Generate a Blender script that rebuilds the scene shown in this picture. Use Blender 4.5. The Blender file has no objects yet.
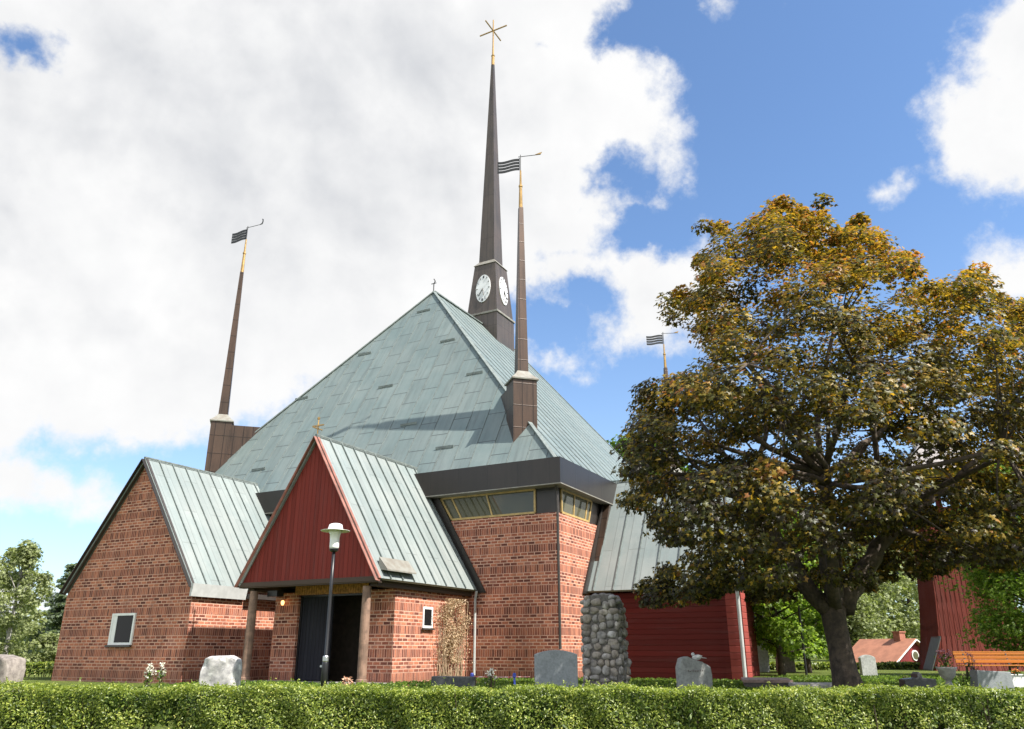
import bpy, bmesh, math, random
import numpy as np
from mathutils import Vector, Matrix

random.seed(7)
RNG = np.random.default_rng(11)
R = math.radians
SC = bpy.context.scene
COL = SC.collection

# ------------------------------------------------------------------ camera
EYE = 0.85
PITCH = 20.0
FPX = 787.0
cam = bpy.data.cameras.new('camera')
cam.sensor_width = 36.0
cam.lens = FPX / 1024.0 * 36.0
cam.clip_start = 0.1
cam.clip_end = 6000
camo = bpy.data.objects.new('camera', cam)
camo.location = (0, 0, EYE)
camo.rotation_euler = (R(90 + PITCH), 0, 0)
COL.objects.link(camo)
SC.camera = camo

# ------------------------------------------------------------------ sun, sky, exposure
SUN_EL = 50.0
SUN_AZ = 121.6          # clockwise from +Y
SUN_STRENGTH = 5.0
SKY_STRENGTH = 0.112
CLOUD = 4.55
sd = Vector((math.sin(R(SUN_AZ)) * math.cos(R(SUN_EL)), math.cos(R(SUN_AZ)) * math.cos(R(SUN_EL)), math.sin(R(SUN_EL))))
sun = bpy.data.lights.new('sun', 'SUN')
sun.energy = SUN_STRENGTH
sun.angle = R(0.5)
sun.color = (1.0, 0.95, 0.87)
suno = bpy.data.objects.new('sun', sun)
suno.rotation_euler = sd.to_track_quat('Z', 'Y').to_euler()
suno.location = (20, -10, 40)
COL.objects.link(suno)
SC.view_settings.view_transform = 'Standard'
SC.view_settings.look = 'None'
SC.view_settings.exposure = 0.97
SC.view_settings.gamma = 1.0
SC.view_settings.use_curve_mapping = False

world = bpy.data.worlds.new('World')
SC.world = world
world.use_nodes = True


class NT:
    """small node-tree writer"""
    def __init__(s, tree):
        s.t = tree
        tree.nodes.clear()

    def n(s, typ, **kw):
        nd = s.t.nodes.new(typ)
        for k, v in kw.items():
            setattr(nd, k, v)
        return nd

    def put(s, sock, v):
        if v is None:
            return
        if isinstance(v, bpy.types.NodeSocket):
            s.t.links.new(v, sock)
        elif isinstance(v, (tuple, list)) and len(v) == 3 and sock.type == 'RGBA':
            sock.default_value = (*v, 1)
        else:
            sock.default_value = v

    def math(s, op, a, b=None, c=None, clamp=False):
        nd = s.n('ShaderNodeMath', operation=op, use_clamp=clamp)
        for i, v in enumerate((a, b, c)):
            if v is not None:
                s.put(nd.inputs[i], v)
        return nd.outputs[0]

    def vmath(s, op, a, b=None, out=0):
        nd = s.n('ShaderNodeVectorMath', operation=op)
        s.put(nd.inputs[0], a)
        if b is not None:
            s.put(nd.inputs[1], b)
        return nd.outputs[out]

    def sep(s, v):
        nd = s.n('ShaderNodeSeparateXYZ')
        s.put(nd.inputs[0], v)
        return nd.outputs

    def comb(s, x, y, z=0.0):
        nd = s.n('ShaderNodeCombineXYZ')
        for i, v in enumerate((x, y, z)):
            s.put(nd.inputs[i], v)
        return nd.outputs[0]

    def noise(s, v, scale, detail=4, rough=0.55, dist=0.0, col=False):
        nd = s.n('ShaderNodeTexNoise')
        if v is not None:
            s.put(nd.inputs['Vector'], v)
        nd.inputs['Scale'].default_value = scale
        nd.inputs['Detail'].default_value = detail
        nd.inputs['Roughness'].default_value = rough
        nd.inputs['Distortion'].default_value = dist
        return nd.outputs['Color' if col else 'Fac']

    def ramp(s, f, a, b, smooth=True):
        nd = s.n('ShaderNodeMapRange')
        nd.interpolation_type = 'SMOOTHSTEP' if smooth else 'LINEAR'
        s.put(nd.inputs['Value'], f)
        nd.inputs['From Min'].default_value = a
        nd.inputs['From Max'].default_value = b
        return nd.outputs[0]

    def mix(s, f, a, b, blend='MIX'):
        nd = s.n('ShaderNodeMix', data_type='RGBA', blend_type=blend)
        s.put(nd.inputs[0], f)
        s.put(nd.inputs[6], a)
        s.put(nd.inputs[7], b)
        return nd.outputs[2]

    def stops(s, f, cols):
        nd = s.n('ShaderNodeValToRGB')
        s.put(nd.inputs[0], f)
        e = nd.color_ramp.elements
        while len(e) < len(cols):
            e.new(0.5)
        for i, (p, c) in enumerate(cols):
            e[i].position = p
            e[i].color = (*c, 1)
        return nd.outputs[0]

    def bump(s, h, strength=0.5, dist=0.02):
        nd = s.n('ShaderNodeBump')
        nd.inputs['Strength'].default_value = strength
        nd.inputs['Distance'].default_value = dist
        s.put(nd.inputs['Height'], h)
        return nd.outputs[0]

    def uv(s):
        return s.n('ShaderNodeUVMap').outputs[0]


def build_sky():
    t = NT(world.node_tree)
    out = t.n('ShaderNodeOutputWorld')
    bg = t.n('ShaderNodeBackground')
    bg.inputs['Strength'].default_value = SKY_STRENGTH
    sky = t.n('ShaderNodeTexSky', sky_type='NISHITA')
    sky.sun_disc = False
    sky.sun_elevation = R(SUN_EL)
    sky.sun_rotation = R(SUN_AZ)
    sky.air_density = 1.0
    sky.dust_density = 0.3
    sky.ozone_density = 2.5
    d = t.n('ShaderNodeTexCoord').outputs['Generated']
    # directions tipped by 20 degrees so the cloud bank sits where it hung that day
    rot = t.n('ShaderNodeVectorRotate', rotation_type='X_AXIS')
    t.put(rot.inputs['Vector'], d)
    rot.inputs['Angle'].default_value = R(-PITCH)
    warp = t.vmath('SUBTRACT', t.noise(d, 7.0, 6, 0.6, col=True), (0.5, 0.5, 0.5))
    wsc = t.n('ShaderNodeVectorMath', operation='SCALE')
    t.put(wsc.inputs[0], warp)
    wsc.inputs['Scale'].default_value = 0.11
    r2 = t.vmath('ADD', rot.outputs[0], wsc.outputs[0])
    x, y, z = t.sep(r2)
    yy = t.math('MAXIMUM', y, 0.12)
    p = t.comb(t.math('DIVIDE', x, yy), t.math('DIVIDE', z, yy), 0.0)
    blobs = [(280, 110, 405, 255), (120, 320, 350, 130), (-150, 200, 300, 330), (645, 285, 92, 66), (560, 280, 60, 50),
             (15, 478, 135, 42), (110, 500, 60, 22), (1005, 130, 86, 76), (1050, 50, 92, 80), (1025, 272, 46, 32),
             (872, 191, 26, 17), (897, 170, 18, 11), (905, 188, 12, 8), (720, 2, 22, 7), (566, 355, 20, 11), (545, 358, 18, 8), (40, 592, 46, 26), (5, 600, 40, 40),
             (640, 8, 24, 14), (430, 330, 110, 60), (690, 340, 40, 26), (1250, 150, 180, 160), (330, -220, 420, 120), (900, -260, 200, 90)]
    holes = [(14, 48, 40, 24), (606, 182, 34, 26), (588, 300, 34, 20), (620, 42, 20, 16), (655, 22, 26, 20), (540, 40, 14, 9), (560, 325, 20, 12), (650, 235, 20, 10)]

    def field(lst):
        acc = None
        for cx, cy, rx, ry in lst:
            c = ((cx - 512) / FPX, (364.5 - cy) / FPX, 0)
            s1 = t.vmath('SUBTRACT', p, c)
            s2 = t.vmath('DIVIDE', s1, (rx / FPX, ry / FPX, 1))
            ln = t.vmath('LENGTH', s2, out=1)
            v = t.math('SUBTRACT', 1.0, ln)
            v = t.math('MULTIPLY', v, min(rx, ry) / 70.0)
            acc = v if acc is None else t.math('MAXIMUM', acc, v)
        return acc
    f = field(blobs)
    h = t.math('MAXIMUM', field(holes), -0.25)
    deep = f
    f = t.math('SUBTRACT', t.math('MINIMUM', f, 0.75), t.math('MULTIPLY', t.math('ADD', h, 0.25), 1.5))
    fine = t.math('SUBTRACT', t.noise(d, 19.0, 12, 0.64), 0.5)
    mid = t.math('SUBTRACT', t.noise(d, 6.5, 4, 0.6), 0.5)
    f = t.math('ADD', f, t.math('ADD', t.math('MULTIPLY', fine, 1.25), t.math('MULTIPLY', mid, 0.9)))
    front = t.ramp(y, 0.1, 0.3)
    gen = t.math('SUBTRACT', t.noise(d, 2.4, 8, 0.6), 0.44)
    gen = t.math('MULTIPLY', gen, 4.0)
    f = t.n('ShaderNodeMix').outputs[0] if False else t.math('ADD', t.math('MULTIPLY', f, front), t.math('MULTIPLY', gen, t.math('SUBTRACT', 1.0, front)))
    mask = t.ramp(f, -0.12, 0.42)
    # billows: brighter where the cloud swells towards the sun, greyer on the far side
    so = (math.sin(R(SUN_AZ)) * 0.03, 0.0, 0.035)
    d2 = t.vmath('ADD', d, so)
    b1 = t.math('SUBTRACT', t.noise(d, 6.0, 6, 0.5, 0.2), t.noise(d2, 6.0, 6, 0.5, 0.2))
    d3 = t.vmath('ADD', d, tuple(c * 0.4 for c in so))
    b2 = t.math('SUBTRACT', t.noise(d, 13.0, 5, 0.5), t.noise(d3, 13.0, 5, 0.5))
    bil = t.math('ADD', t.math('MULTIPLY', b1, 1.5), t.math('MULTIPLY', b2, 0.8))
    thick = t.ramp(t.math('MULTIPLY', t.math('ADD', deep, t.math('MULTIPLY', fine, 0.8)), front), 0.3, 2.2)
    big = t.ramp(t.noise(d, 4.0, 6, 0.55, 0.3), 0.38, 0.62)
    grey = t.math('ADD', t.math('MULTIPLY', t.math('MULTIPLY', big, thick), 0.34), t.math('MULTIPLY', t.math('SUBTRACT', 0.16, bil), t.math('ADD', 0.35, t.math('MULTIPLY', thick, 0.65))), None, True)
    ccol = t.mix(grey, (CLOUD * 1.0, CLOUD * 1.0, CLOUD * 1.0), (CLOUD * 0.63, CLOUD * 0.65, CLOUD * 0.69))
    back = t.math('ADD', 1.0, t.math('MULTIPLY', t.math('SUBTRACT', 1.0, front), 0.6))  # unseen clouds behind the camera brightened to fill the shaded faces
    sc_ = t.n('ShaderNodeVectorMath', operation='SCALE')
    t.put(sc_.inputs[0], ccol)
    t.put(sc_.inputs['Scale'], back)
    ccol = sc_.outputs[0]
    # thin veil towards the horizon
    zc = t.sep(d)[2]
    veil = t.math('MULTIPLY', t.math('SUBTRACT', 1.0, t.ramp(zc, -0.02, 0.5)), 0.30)
    skyb = t.mix(1.0, sky.outputs[0], (0.87, 0.96, 1.04), 'MULTIPLY')
    skyc = t.mix(veil, skyb, (CLOUD * 0.64, CLOUD * 0.76, CLOUD * 0.95))
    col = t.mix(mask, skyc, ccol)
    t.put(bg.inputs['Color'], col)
    t.t.links.new(bg.outputs[0], out.inputs[0])


build_sky()

# ------------------------------------------------------------------ materials
MATS = {}


def material(name):
    m = bpy.data.materials.new(name)
    m.use_nodes = True
    MATS[name] = m
    t = NT(m.node_tree)
    out = t.n('ShaderNodeOutputMaterial')
    b = t.n('ShaderNodeBsdfPrincipled')
    t.t.links.new(b.outputs[0], out.inputs[0])
    return m, t, b, out


def simple(name, col, rough=0.6, metal=0.0, var=0.25, scale=6.0, spec=0.5, bump=0.0, col2=None):
    m, t, b, o = material(name)
    pos = t.n('ShaderNodeTexCoord').outputs['Object']
    n1 = t.noise(pos, scale, 6, 0.6)
    c2 = col2 or tuple(c * (1 - var) for c in col)
    t.put(b.inputs['Base Color'], t.mix(t.ramp(n1, 0.35, 0.65), col, c2))
    b.inputs['Roughness'].default_value = rough
    b.inputs['Metallic'].default_value = metal
    b.inputs['Specular IOR Level'].default_value = spec
    if bump:
        t.put(b.inputs['Normal'], t.bump(n1, 0.6, bump))
    return m


def brick_mat(name, tint=(1, 1, 1)):
    m, t, b, o = material(name)
    u, v, _ = t.sep(t.uv())
    per = 0.66
    sol = 0.25
    k = t.math('FLOOR', t.math('DIVIDE', v, per))
    zm = t.math('SUBTRACT', v, t.math('MULTIPLY', k, per))
    is_sol = t.math('LESS_THAN', zm, sol)
    sh = t.math('MULTIPLY', k, 7.13)
    # stretcher courses
    def brick(vec, w, h, off, mort):
        nd = t.n('ShaderNodeTexBrick')
        nd.offset = off
        nd.squash = 1.0
        t.put(nd.inputs['Vector'], vec)
        nd.inputs['Color1'].default_value = (0, 0, 0, 1)
        nd.inputs['Color2'].default_value = (1, 1, 1, 1)
        nd.inputs['Mortar'].default_value = (0.5, 0.5, 0.5, 1)
        nd.inputs['Scale'].default_value = 1.0
        nd.inputs['Mortar Size'].default_value = mort
        nd.inputs['Mortar Smooth'].default_value = 0.25
        nd.inputs['Brick Width'].default_value = w
        nd.inputs['Row Height'].default_value = h
        return nd
    wob = t.math('MULTIPLY', t.math('SUBTRACT', t.noise(t.uv(), 3.0, 3, 0.6), 0.5), 0.012)
    vw = t.math('ADD', t.math('SUBTRACT', zm, sol), wob)
    a = brick(t.comb(t.math('ADD', u, sh), t.math('ADD', vw, t.math('MULTIPLY', k, 0.41)), 0), 0.26, 0.1025, 0.5, 0.016)
    c = brick(t.comb(t.math('ADD', u, sh), t.math('ADD', zm, t.math('MULTIPLY', k, 0.25)), 0), 0.088, 0.25, 0.0, 0.016)
    fac = t.math('ADD', t.math('MULTIPLY', a.outputs['Fac'], t.math('SUBTRACT', 1.0, is_sol)), t.math('MULTIPLY', c.outputs['Fac'], is_sol))
    rnd = t.mix(is_sol, a.outputs['Color'], c.outputs['Color'])
    patch = t.noise(t.uv(), 1.6, 6, 0.68)
    rv = t.math('ADD', rnd, t.math('MULTIPLY', t.math('SUBTRACT', patch, 0.5), 1.5))
    bc = t.stops(rv, [(0.0, (0.12, 0.040, 0.030)), (0.25, (0.23, 0.072, 0.046)), (0.55, (0.40, 0.130, 0.074)), (0.85, (0.54, 0.205, 0.115)), (1.0, (0.34, 0.145, 0.105))])
    speck = t.noise(t.uv(), 42, 4, 0.7)
    bc = t.mix(t.math('MULTIPLY', t.ramp(speck, 0.42, 0.75), 0.5), bc, (0.12, 0.042, 0.03))
    # soldier bands are rough, many of their bricks darker
    dk = t.math('MULTIPLY', t.math('MULTIPLY', is_sol, t.ramp(t.noise(t.comb(t.math('MULTIPLY', u, 1.0), k, 0), 5.0, 3, 0.7), 0.48, 0.58)), 0.6)
    bc = t.mix(dk, bc, (0.13, 0.045, 0.032))
    mc = t.mix(t.noise(t.uv(), 5, 4, 0.6), (0.56, 0.32, 0.235), (0.70, 0.44, 0.33))
    facc = t.math('MULTIPLY', fac, t.math('SUBTRACT', 1.0, t.math('MULTIPLY', is_sol, 0.5)))
    colr = t.mix(facc, bc, mc)
    if tint != (1, 1, 1):
        colr = t.mix(1.0, colr, tint, 'MULTIPLY')
    damp = t.math('MULTIPLY', t.math('SUBTRACT', 1.0, t.ramp(t.math('ADD', v, t.math('MULTIPLY', patch, 0.7)), 0.2, 1.1)), 0.45)
    colr = t.mix(damp, colr, (0.15, 0.075, 0.055))
    streak = t.noise(t.comb(t.math('MULTIPLY', u, 2.2), t.math('MULTIPLY', v, 0.25), 0), 1.0, 5, 0.6)
    colr = t.mix(t.math('MULTIPLY', t.ramp(streak, 0.45, 0.72), 0.38), colr, (0.17, 0.07, 0.05))
    t.put(b.inputs['Base Color'], colr)
    b.inputs['Roughness'].default_value = 0.85
    b.inputs['Specular IOR Level'].default_value = 0.25
    hgt = t.math('ADD', t.math('SUBTRACT', 1.0, fac), t.math('MULTIPLY', speck, 0.35))
    hgt = t.math('ADD', hgt, t.math('MULTIPLY', rnd, 0.55))
    t.put(b.inputs['Normal'], t.bump(hgt, 0.8, 0.016))
    return m


def patina_mat(name, base, dark, joint=True, length=2.1, width=0.62, rough=0.5, off=0.5, streak_amt=0.35, seam=0.35, metal=0.0):
    m, t, b, o = material(name)
    u, v, _ = t.sep(t.uv())
    st = t.noise(t.comb(t.math('MULTIPLY', u, 5.0), t.math('MULTIPLY', v, 0.45), 0), 1.0, 6, 0.65)
    bl = t.noise(t.uv(), 0.55, 5, 0.6)
    fine = t.noise(t.uv(), 14, 5, 0.65)
    col = t.mix(t.ramp(bl, 0.3, 0.7), base, tuple(c * f for c, f in zip(base, (0.74, 0.82, 0.84))))
    col = t.mix(t.math('MULTIPLY', t.ramp(st, 0.42, 0.75), streak_amt), col, dark)
    col = t.mix(t.math('MULTIPLY', t.ramp(fine, 0.5, 0.8), 0.25), col, tuple(min(1, c * 1.35) for c in base))
    h = fine
    if joint:
        nd = t.n('ShaderNodeTexBrick')
        nd.offset = off
        t.put(nd.inputs['Vector'], t.comb(v, u, 0))
        nd.inputs['Color1'].default_value = (0, 0, 0, 1)
        nd.inputs['Color2'].default_value = (1, 1, 1, 1)
        nd.inputs['Mortar'].default_value = (0.5, 0.5, 0.5, 1)
        nd.inputs['Scale'].default_value = 1.0
        nd.inputs['Mortar Size'].default_value = 0.022
        nd.inputs['Mortar Smooth'].default_value = 0.5
        nd.inputs['Brick Width'].default_value = length
        nd.inputs['Row Height'].default_value = width
        col = t.mix(t.math('MULTIPLY', nd.outputs['Color'], 0.27), col, tuple(c * 0.58 for c in base))
        col = t.mix(t.math('MULTIPLY', nd.outputs['Fac'], seam), col, tuple(c * 0.45 for c in dark))
        h = t.math('ADD', t.math('MULTIPLY', fine, 0.15), t.math('ADD', t.math('MULTIPLY', nd.outputs['Fac'], 0.8), t.math('MULTIPLY', nd.outputs['Color'], 0.2)))
    t.put(b.inputs['Base Color'], col)
    b.inputs['Roughness'].default_value = rough
    b.inputs['Metallic'].default_value = metal
    t.put(b.inputs['Normal'], t.bump(h, 0.35, 0.012))
    return m


def board_mat(name, col, width=0.15, vertical=True, rough=0.75, var=0.45):
    m, t, b, o = material(name)
    u, v, _ = t.sep(t.uv())
    a, c = (u, v) if vertical else (v, u)
    q = t.math('DIVIDE', a, width)
    idx = t.math('FLOOR', q)
    fr = t.math('SUBTRACT', q, idx)
    gap = t.math('MINIMUM', t.ramp(fr, 0.0, 0.1), t.math('SUBTRACT', 1.0, t.ramp(fr, 0.9, 1.0)))
    wn = t.n('ShaderNodeTexWhiteNoise', noise_dimensions='1D')
    t.put(wn.inputs['W'], idx)
    grain = t.noise(t.comb(t.math('MULTIPLY', a, 28), t.math('MULTIPLY', c, 1.2), idx), 1.0, 6, 0.65)
    f = t.math('ADD', t.math('MULTIPLY', wn.outputs['Value'], 0.55), t.math('MULTIPLY', grain, 0.45))
    cc = t.mix(f, col, tuple(x * (1 - var) for x in col))
    wea = t.noise(t.comb(t.math('MULTIPLY', a, 6), t.math('MULTIPLY', c, 0.5), 3.0), 1.0, 5, 0.6)
    cc = t.mix(t.math('MULTIPLY', t.ramp(wea, 0.45, 0.75), 0.5), cc, tuple(x * 0.55 + 0.03 for x in col))
    t.put(b.inputs['Base Color'], cc)
    b.inputs['Roughness'].default_value = rough
    b.inputs['Specular IOR Level'].default_value = 0.2
    t.put(b.inputs['Normal'], t.bump(t.math('ADD', gap, t.math('MULTIPLY', grain, 0.2)), 0.9, 0.02))
    return m


def stone_mat(name, c1, c2, scale=9.0, rough=0.85, bump=0.012, spots=None, each=0.0):
    m, t, b, o = material(name)
    pos = t.n('ShaderNodeTexCoord').outputs['Object']
    n1 = t.noise(pos, scale, 8, 0.68)
    n2 = t.noise(pos, scale * 0.25, 4, 0.6)
    col = t.mix(t.ramp(n1, 0.35, 0.68), c1, c2)
    col = t.mix(t.math('MULTIPLY', t.ramp(n2, 0.45, 0.7), 0.4), col, tuple(x * 0.6 for x in c2))
    if spots:
        n3 = t.noise(pos, scale * 0.7, 3, 0.5)
        col = t.mix(t.ramp(n3, 0.58, 0.64), col, spots)
    if each:
        ri = t.n('ShaderNodeNewGeometry').outputs['Random Per Island']
        hs = t.n('ShaderNodeHueSaturation')
        t.put(hs.inputs['Color'], col)
        t.put(hs.inputs['Value'], t.math('ADD', 1.0 - each, t.math('MULTIPLY', ri, 2 * each)))
        t.put(hs.inputs['Saturation'], t.math('ADD', 0.6, t.math('MULTIPLY', t.math('FRACT', t.math('MULTIPLY', ri, 7.3)), 0.9)))
        col = hs.outputs[0]
    t.put(b.inputs['Base Color'], col)
    b.inputs['Roughness'].default_value = rough
    t.put(b.inputs['Normal'], t.bump(n1, 0.7, bump))
    return m


def leaf_mat(name, stops, trans=0.35, rough=0.5, tint=False, spec=0.35, tcol=None, patchy=False):
    """leaf pigment picked per leaf; tint attribute = young (bronze) or old (green) leaf"""
    m, t, b, o = material(name)
    geo = t.n('ShaderNodeNewGeometry')
    rp = geo.outputs['Random Per Island']
    if patchy:
        pn = t.noise(t.n('ShaderNodeTexCoord').outputs['Object'], 2.6, 5, 0.65)
        rp = t.math('ADD', t.math('MULTIPLY', rp, 0.75), t.math('MULTIPLY', t.math('SUBTRACT', pn, 0.36), 0.95), None, True)
    if tint:
        at = t.n('ShaderNodeAttribute')
        at.attribute_name = 'tint'
        f = at.outputs['Fac']
    else:
        f = rp
    col = t.stops(f, stops)
    hs = t.n('ShaderNodeHueSaturation')
    t.put(hs.inputs['Color'], col)
    t.put(hs.inputs['Value'], t.math('ADD', 0.72, t.math('MULTIPLY', rp, 0.56)))
    col = hs.outputs[0]
    t.put(b.inputs['Base Color'], col)
    b.inputs['Roughness'].default_value = rough
    b.inputs['Specular IOR Level'].default_value = spec
    tr = t.n('ShaderNodeBsdfTranslucent')
    t.put(tr.inputs['Color'], t.mix(1.0, col, tcol or (1.5, 1.6, 0.8), 'MULTIPLY'))
    mx = t.n('ShaderNodeMixShader')
    mx.inputs[0].default_value = trans
    t.t.links.new(b.outputs[0], mx.inputs[1])
    t.t.links.new(tr.outputs[0], mx.inputs[2])
    t.t.links.new(mx.outputs[0], o.inputs[0])
    return m


def glass_mat(name, col, ior=1.9, rough=0.02):
    m, t, b, o = material(name)
    b.inputs['Base Color'].default_value = (*col, 1)
    b.inputs['Roughness'].default_value = rough
    b.inputs['IOR'].default_value = ior
    pos = t.n('ShaderNodeTexCoord').outputs['Object']
    t.put(b.inputs['Normal'], t.bump(t.noise(pos, 1.3, 2, 0.5), 0.08, 0.03))
    return m


def ground_mat():
    m, t, b, o = material('turf')
    pos = t.n('ShaderNodeTexCoord').outputs['Object']
    n1 = t.noise(pos, 0.35, 6, 0.6)
    n2 = t.noise(pos, 9.0, 6, 0.7)
    n3 = t.noise(pos, 60.0, 3, 0.7)
    col = t.mix(t.ramp(n1, 0.35, 0.65), (0.085, 0.125, 0.022), (0.13, 0.155, 0.035))
    col = t.mix(t.math('MULTIPLY', t.ramp(n2, 0.4, 0.7), 0.6), col, (0.06, 0.095, 0.018))
    col = t.mix(t.math('MULTIPLY', n3, 0.4), col, (0.15, 0.17, 0.05))
    t.put(b.inputs['Base Color'], col)
    b.inputs['Roughness'].default_value = 0.95
    b.inputs['Specular IOR Level'].default_value = 0.1
    t.put(b.inputs['Normal'], t.bump(n3, 1.0, 0.04))
    return m


M_BRICK = brick_mat('red_brick')
M_ROOF = patina_mat('copper_patina', (0.188, 0.225, 0.216), (0.085, 0.102, 0.098), True, 1.5, 0.78, seam=0.9, streak_amt=0.6)
M_WING = patina_mat('copper_patina_pale', (0.265, 0.290, 0.278), (0.165, 0.185, 0.178), True, 3.1, 0.61, seam=0.3, streak_amt=0.45)
M_SEAM = simple('copper_seam', (0.17, 0.20, 0.19), 0.6, var=0.35)
M_COPPER = patina_mat('brown_copper', (0.092, 0.056, 0.039), (0.030, 0.021, 0.017), True, 0.85, 0.42, rough=0.36, seam=0.8, streak_amt=0.85, off=0.0, metal=0.45)
M_FASCIA = patina_mat('dark_copper_fascia', (0.034, 0.027, 0.023), (0.016, 0.014, 0.013), True, 2.0, 1.2, rough=0.38, seam=0.35, streak_amt=0.5, metal=0.2)
M_SPIRE = patina_mat('grey_brown_spire_copper', (0.105, 0.080, 0.066), (0.035, 0.03, 0.028), True, 3.0, 0.4, rough=0.45, seam=0.4, streak_amt=0.7, off=0.0, metal=0.2)
M_CAP = simple('weathered_cap_copper', (0.24, 0.235, 0.205), 0.5, var=0.4, scale=4, col2=(0.19, 0.17, 0.14))
M_GOLD = simple('gilt', (0.46, 0.29, 0.11), 0.38, metal=0.7, var=0.3)
M_VANE = simple('vane_black_iron', (0.02, 0.021, 0.022), 0.5, var=0.3)
M_RED = board_mat('falu_red_boards', (0.235, 0.036, 0.027), 0.16, True)
M_TRIM = simple('weathered_rose_trim', (0.30, 0.13, 0.10), 0.7, var=0.4, scale=3)
M_REDH = board_mat('falu_red_siding', (0.14, 0.018, 0.015), 0.17, False)
M_REDP = board_mat('falu_red_pier', (0.36, 0.070, 0.055), 0.2, False)
M_REDT = board_mat('falu_red_tower', (0.17, 0.034, 0.023), 0.2, True)
M_DWOOD = board_mat('dark_oak_beam', (0.10, 0.070, 0.055), 0.3, False, var=0.4)
M_POST = simple('weathered_oak_post', (0.27, 0.165, 0.115), 0.7, var=0.4, scale=5)
M_DOOR = board_mat('black_door_boards', (0.020, 0.020, 0.028), 0.14, True, var=0.35)
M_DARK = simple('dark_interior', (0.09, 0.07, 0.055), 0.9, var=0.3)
M_WHITE = simple('white_paint', (0.78, 0.78, 0.76), 0.45, var=0.08)
M_BRASS = simple('yellow_varnished_frame', (0.48, 0.33, 0.12), 0.45, var=0.25)
M_GLASS = glass_mat('dark_window_glass', (0.085, 0.080, 0.048), 1.5)
M_GLASS2 = glass_mat('dim_window_glass', (0.012, 0.013, 0.014), 1.22)
M_ZINC = simple('pale_sheet_metal', (0.46, 0.47, 0.46), 0.45, var=0.15, scale=3)
M_PIPE = simple('dark_downpipe', (0.055, 0.047, 0.042), 0.45, var=0.3)
M_BLACK = simple('black_lacquer', (0.015, 0.015, 0.017), 0.35, var=0.2)
M_STEEL = simple('brushed_handle', (0.55, 0.55, 0.55), 0.3, metal=0.9, var=0.1)
M_BARK = stone_mat('bark', (0.105, 0.078, 0.058), (0.04, 0.031, 0.025), 7.0, 0.95, 0.05)
M_BARK_PALE = stone_mat('pale_bark', (0.42, 0.40, 0.37), (0.10, 0.09, 0.08), 4.0, 0.9, 0.02)
M_TWIG = simple('twig', (0.09, 0.065, 0.04), 0.9, var=0.4)
M_GROUND = ground_mat()

# ------------------------------------------------------------------ object helpers


def link(o, parent=None):
    COL.objects.link(o)
    if parent is not None:
        o.parent = parent
    return o


def tag(o, label, cat, group=None, kind=None):
    o['label'] = label
    o['category'] = cat
    if group:
        o['group'] = group
    if kind:
        o['kind'] = kind
    return o


def thing(name, label, cat, loc=(0, 0, 0), rz=0.0, group=None):
    o = bpy.data.objects.new(name, None)
    o.empty_display_size = 0.3
    o.location = loc
    o.rotation_euler = (0, 0, rz)
    link(o)
    return tag(o, label, cat, group)


def copy_tree(o, parent=None):
    c = o.copy()
    COL.objects.link(c)
    c.parent = parent
    for ch in list(o.children):
        copy_tree(ch, c)
    return c


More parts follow.
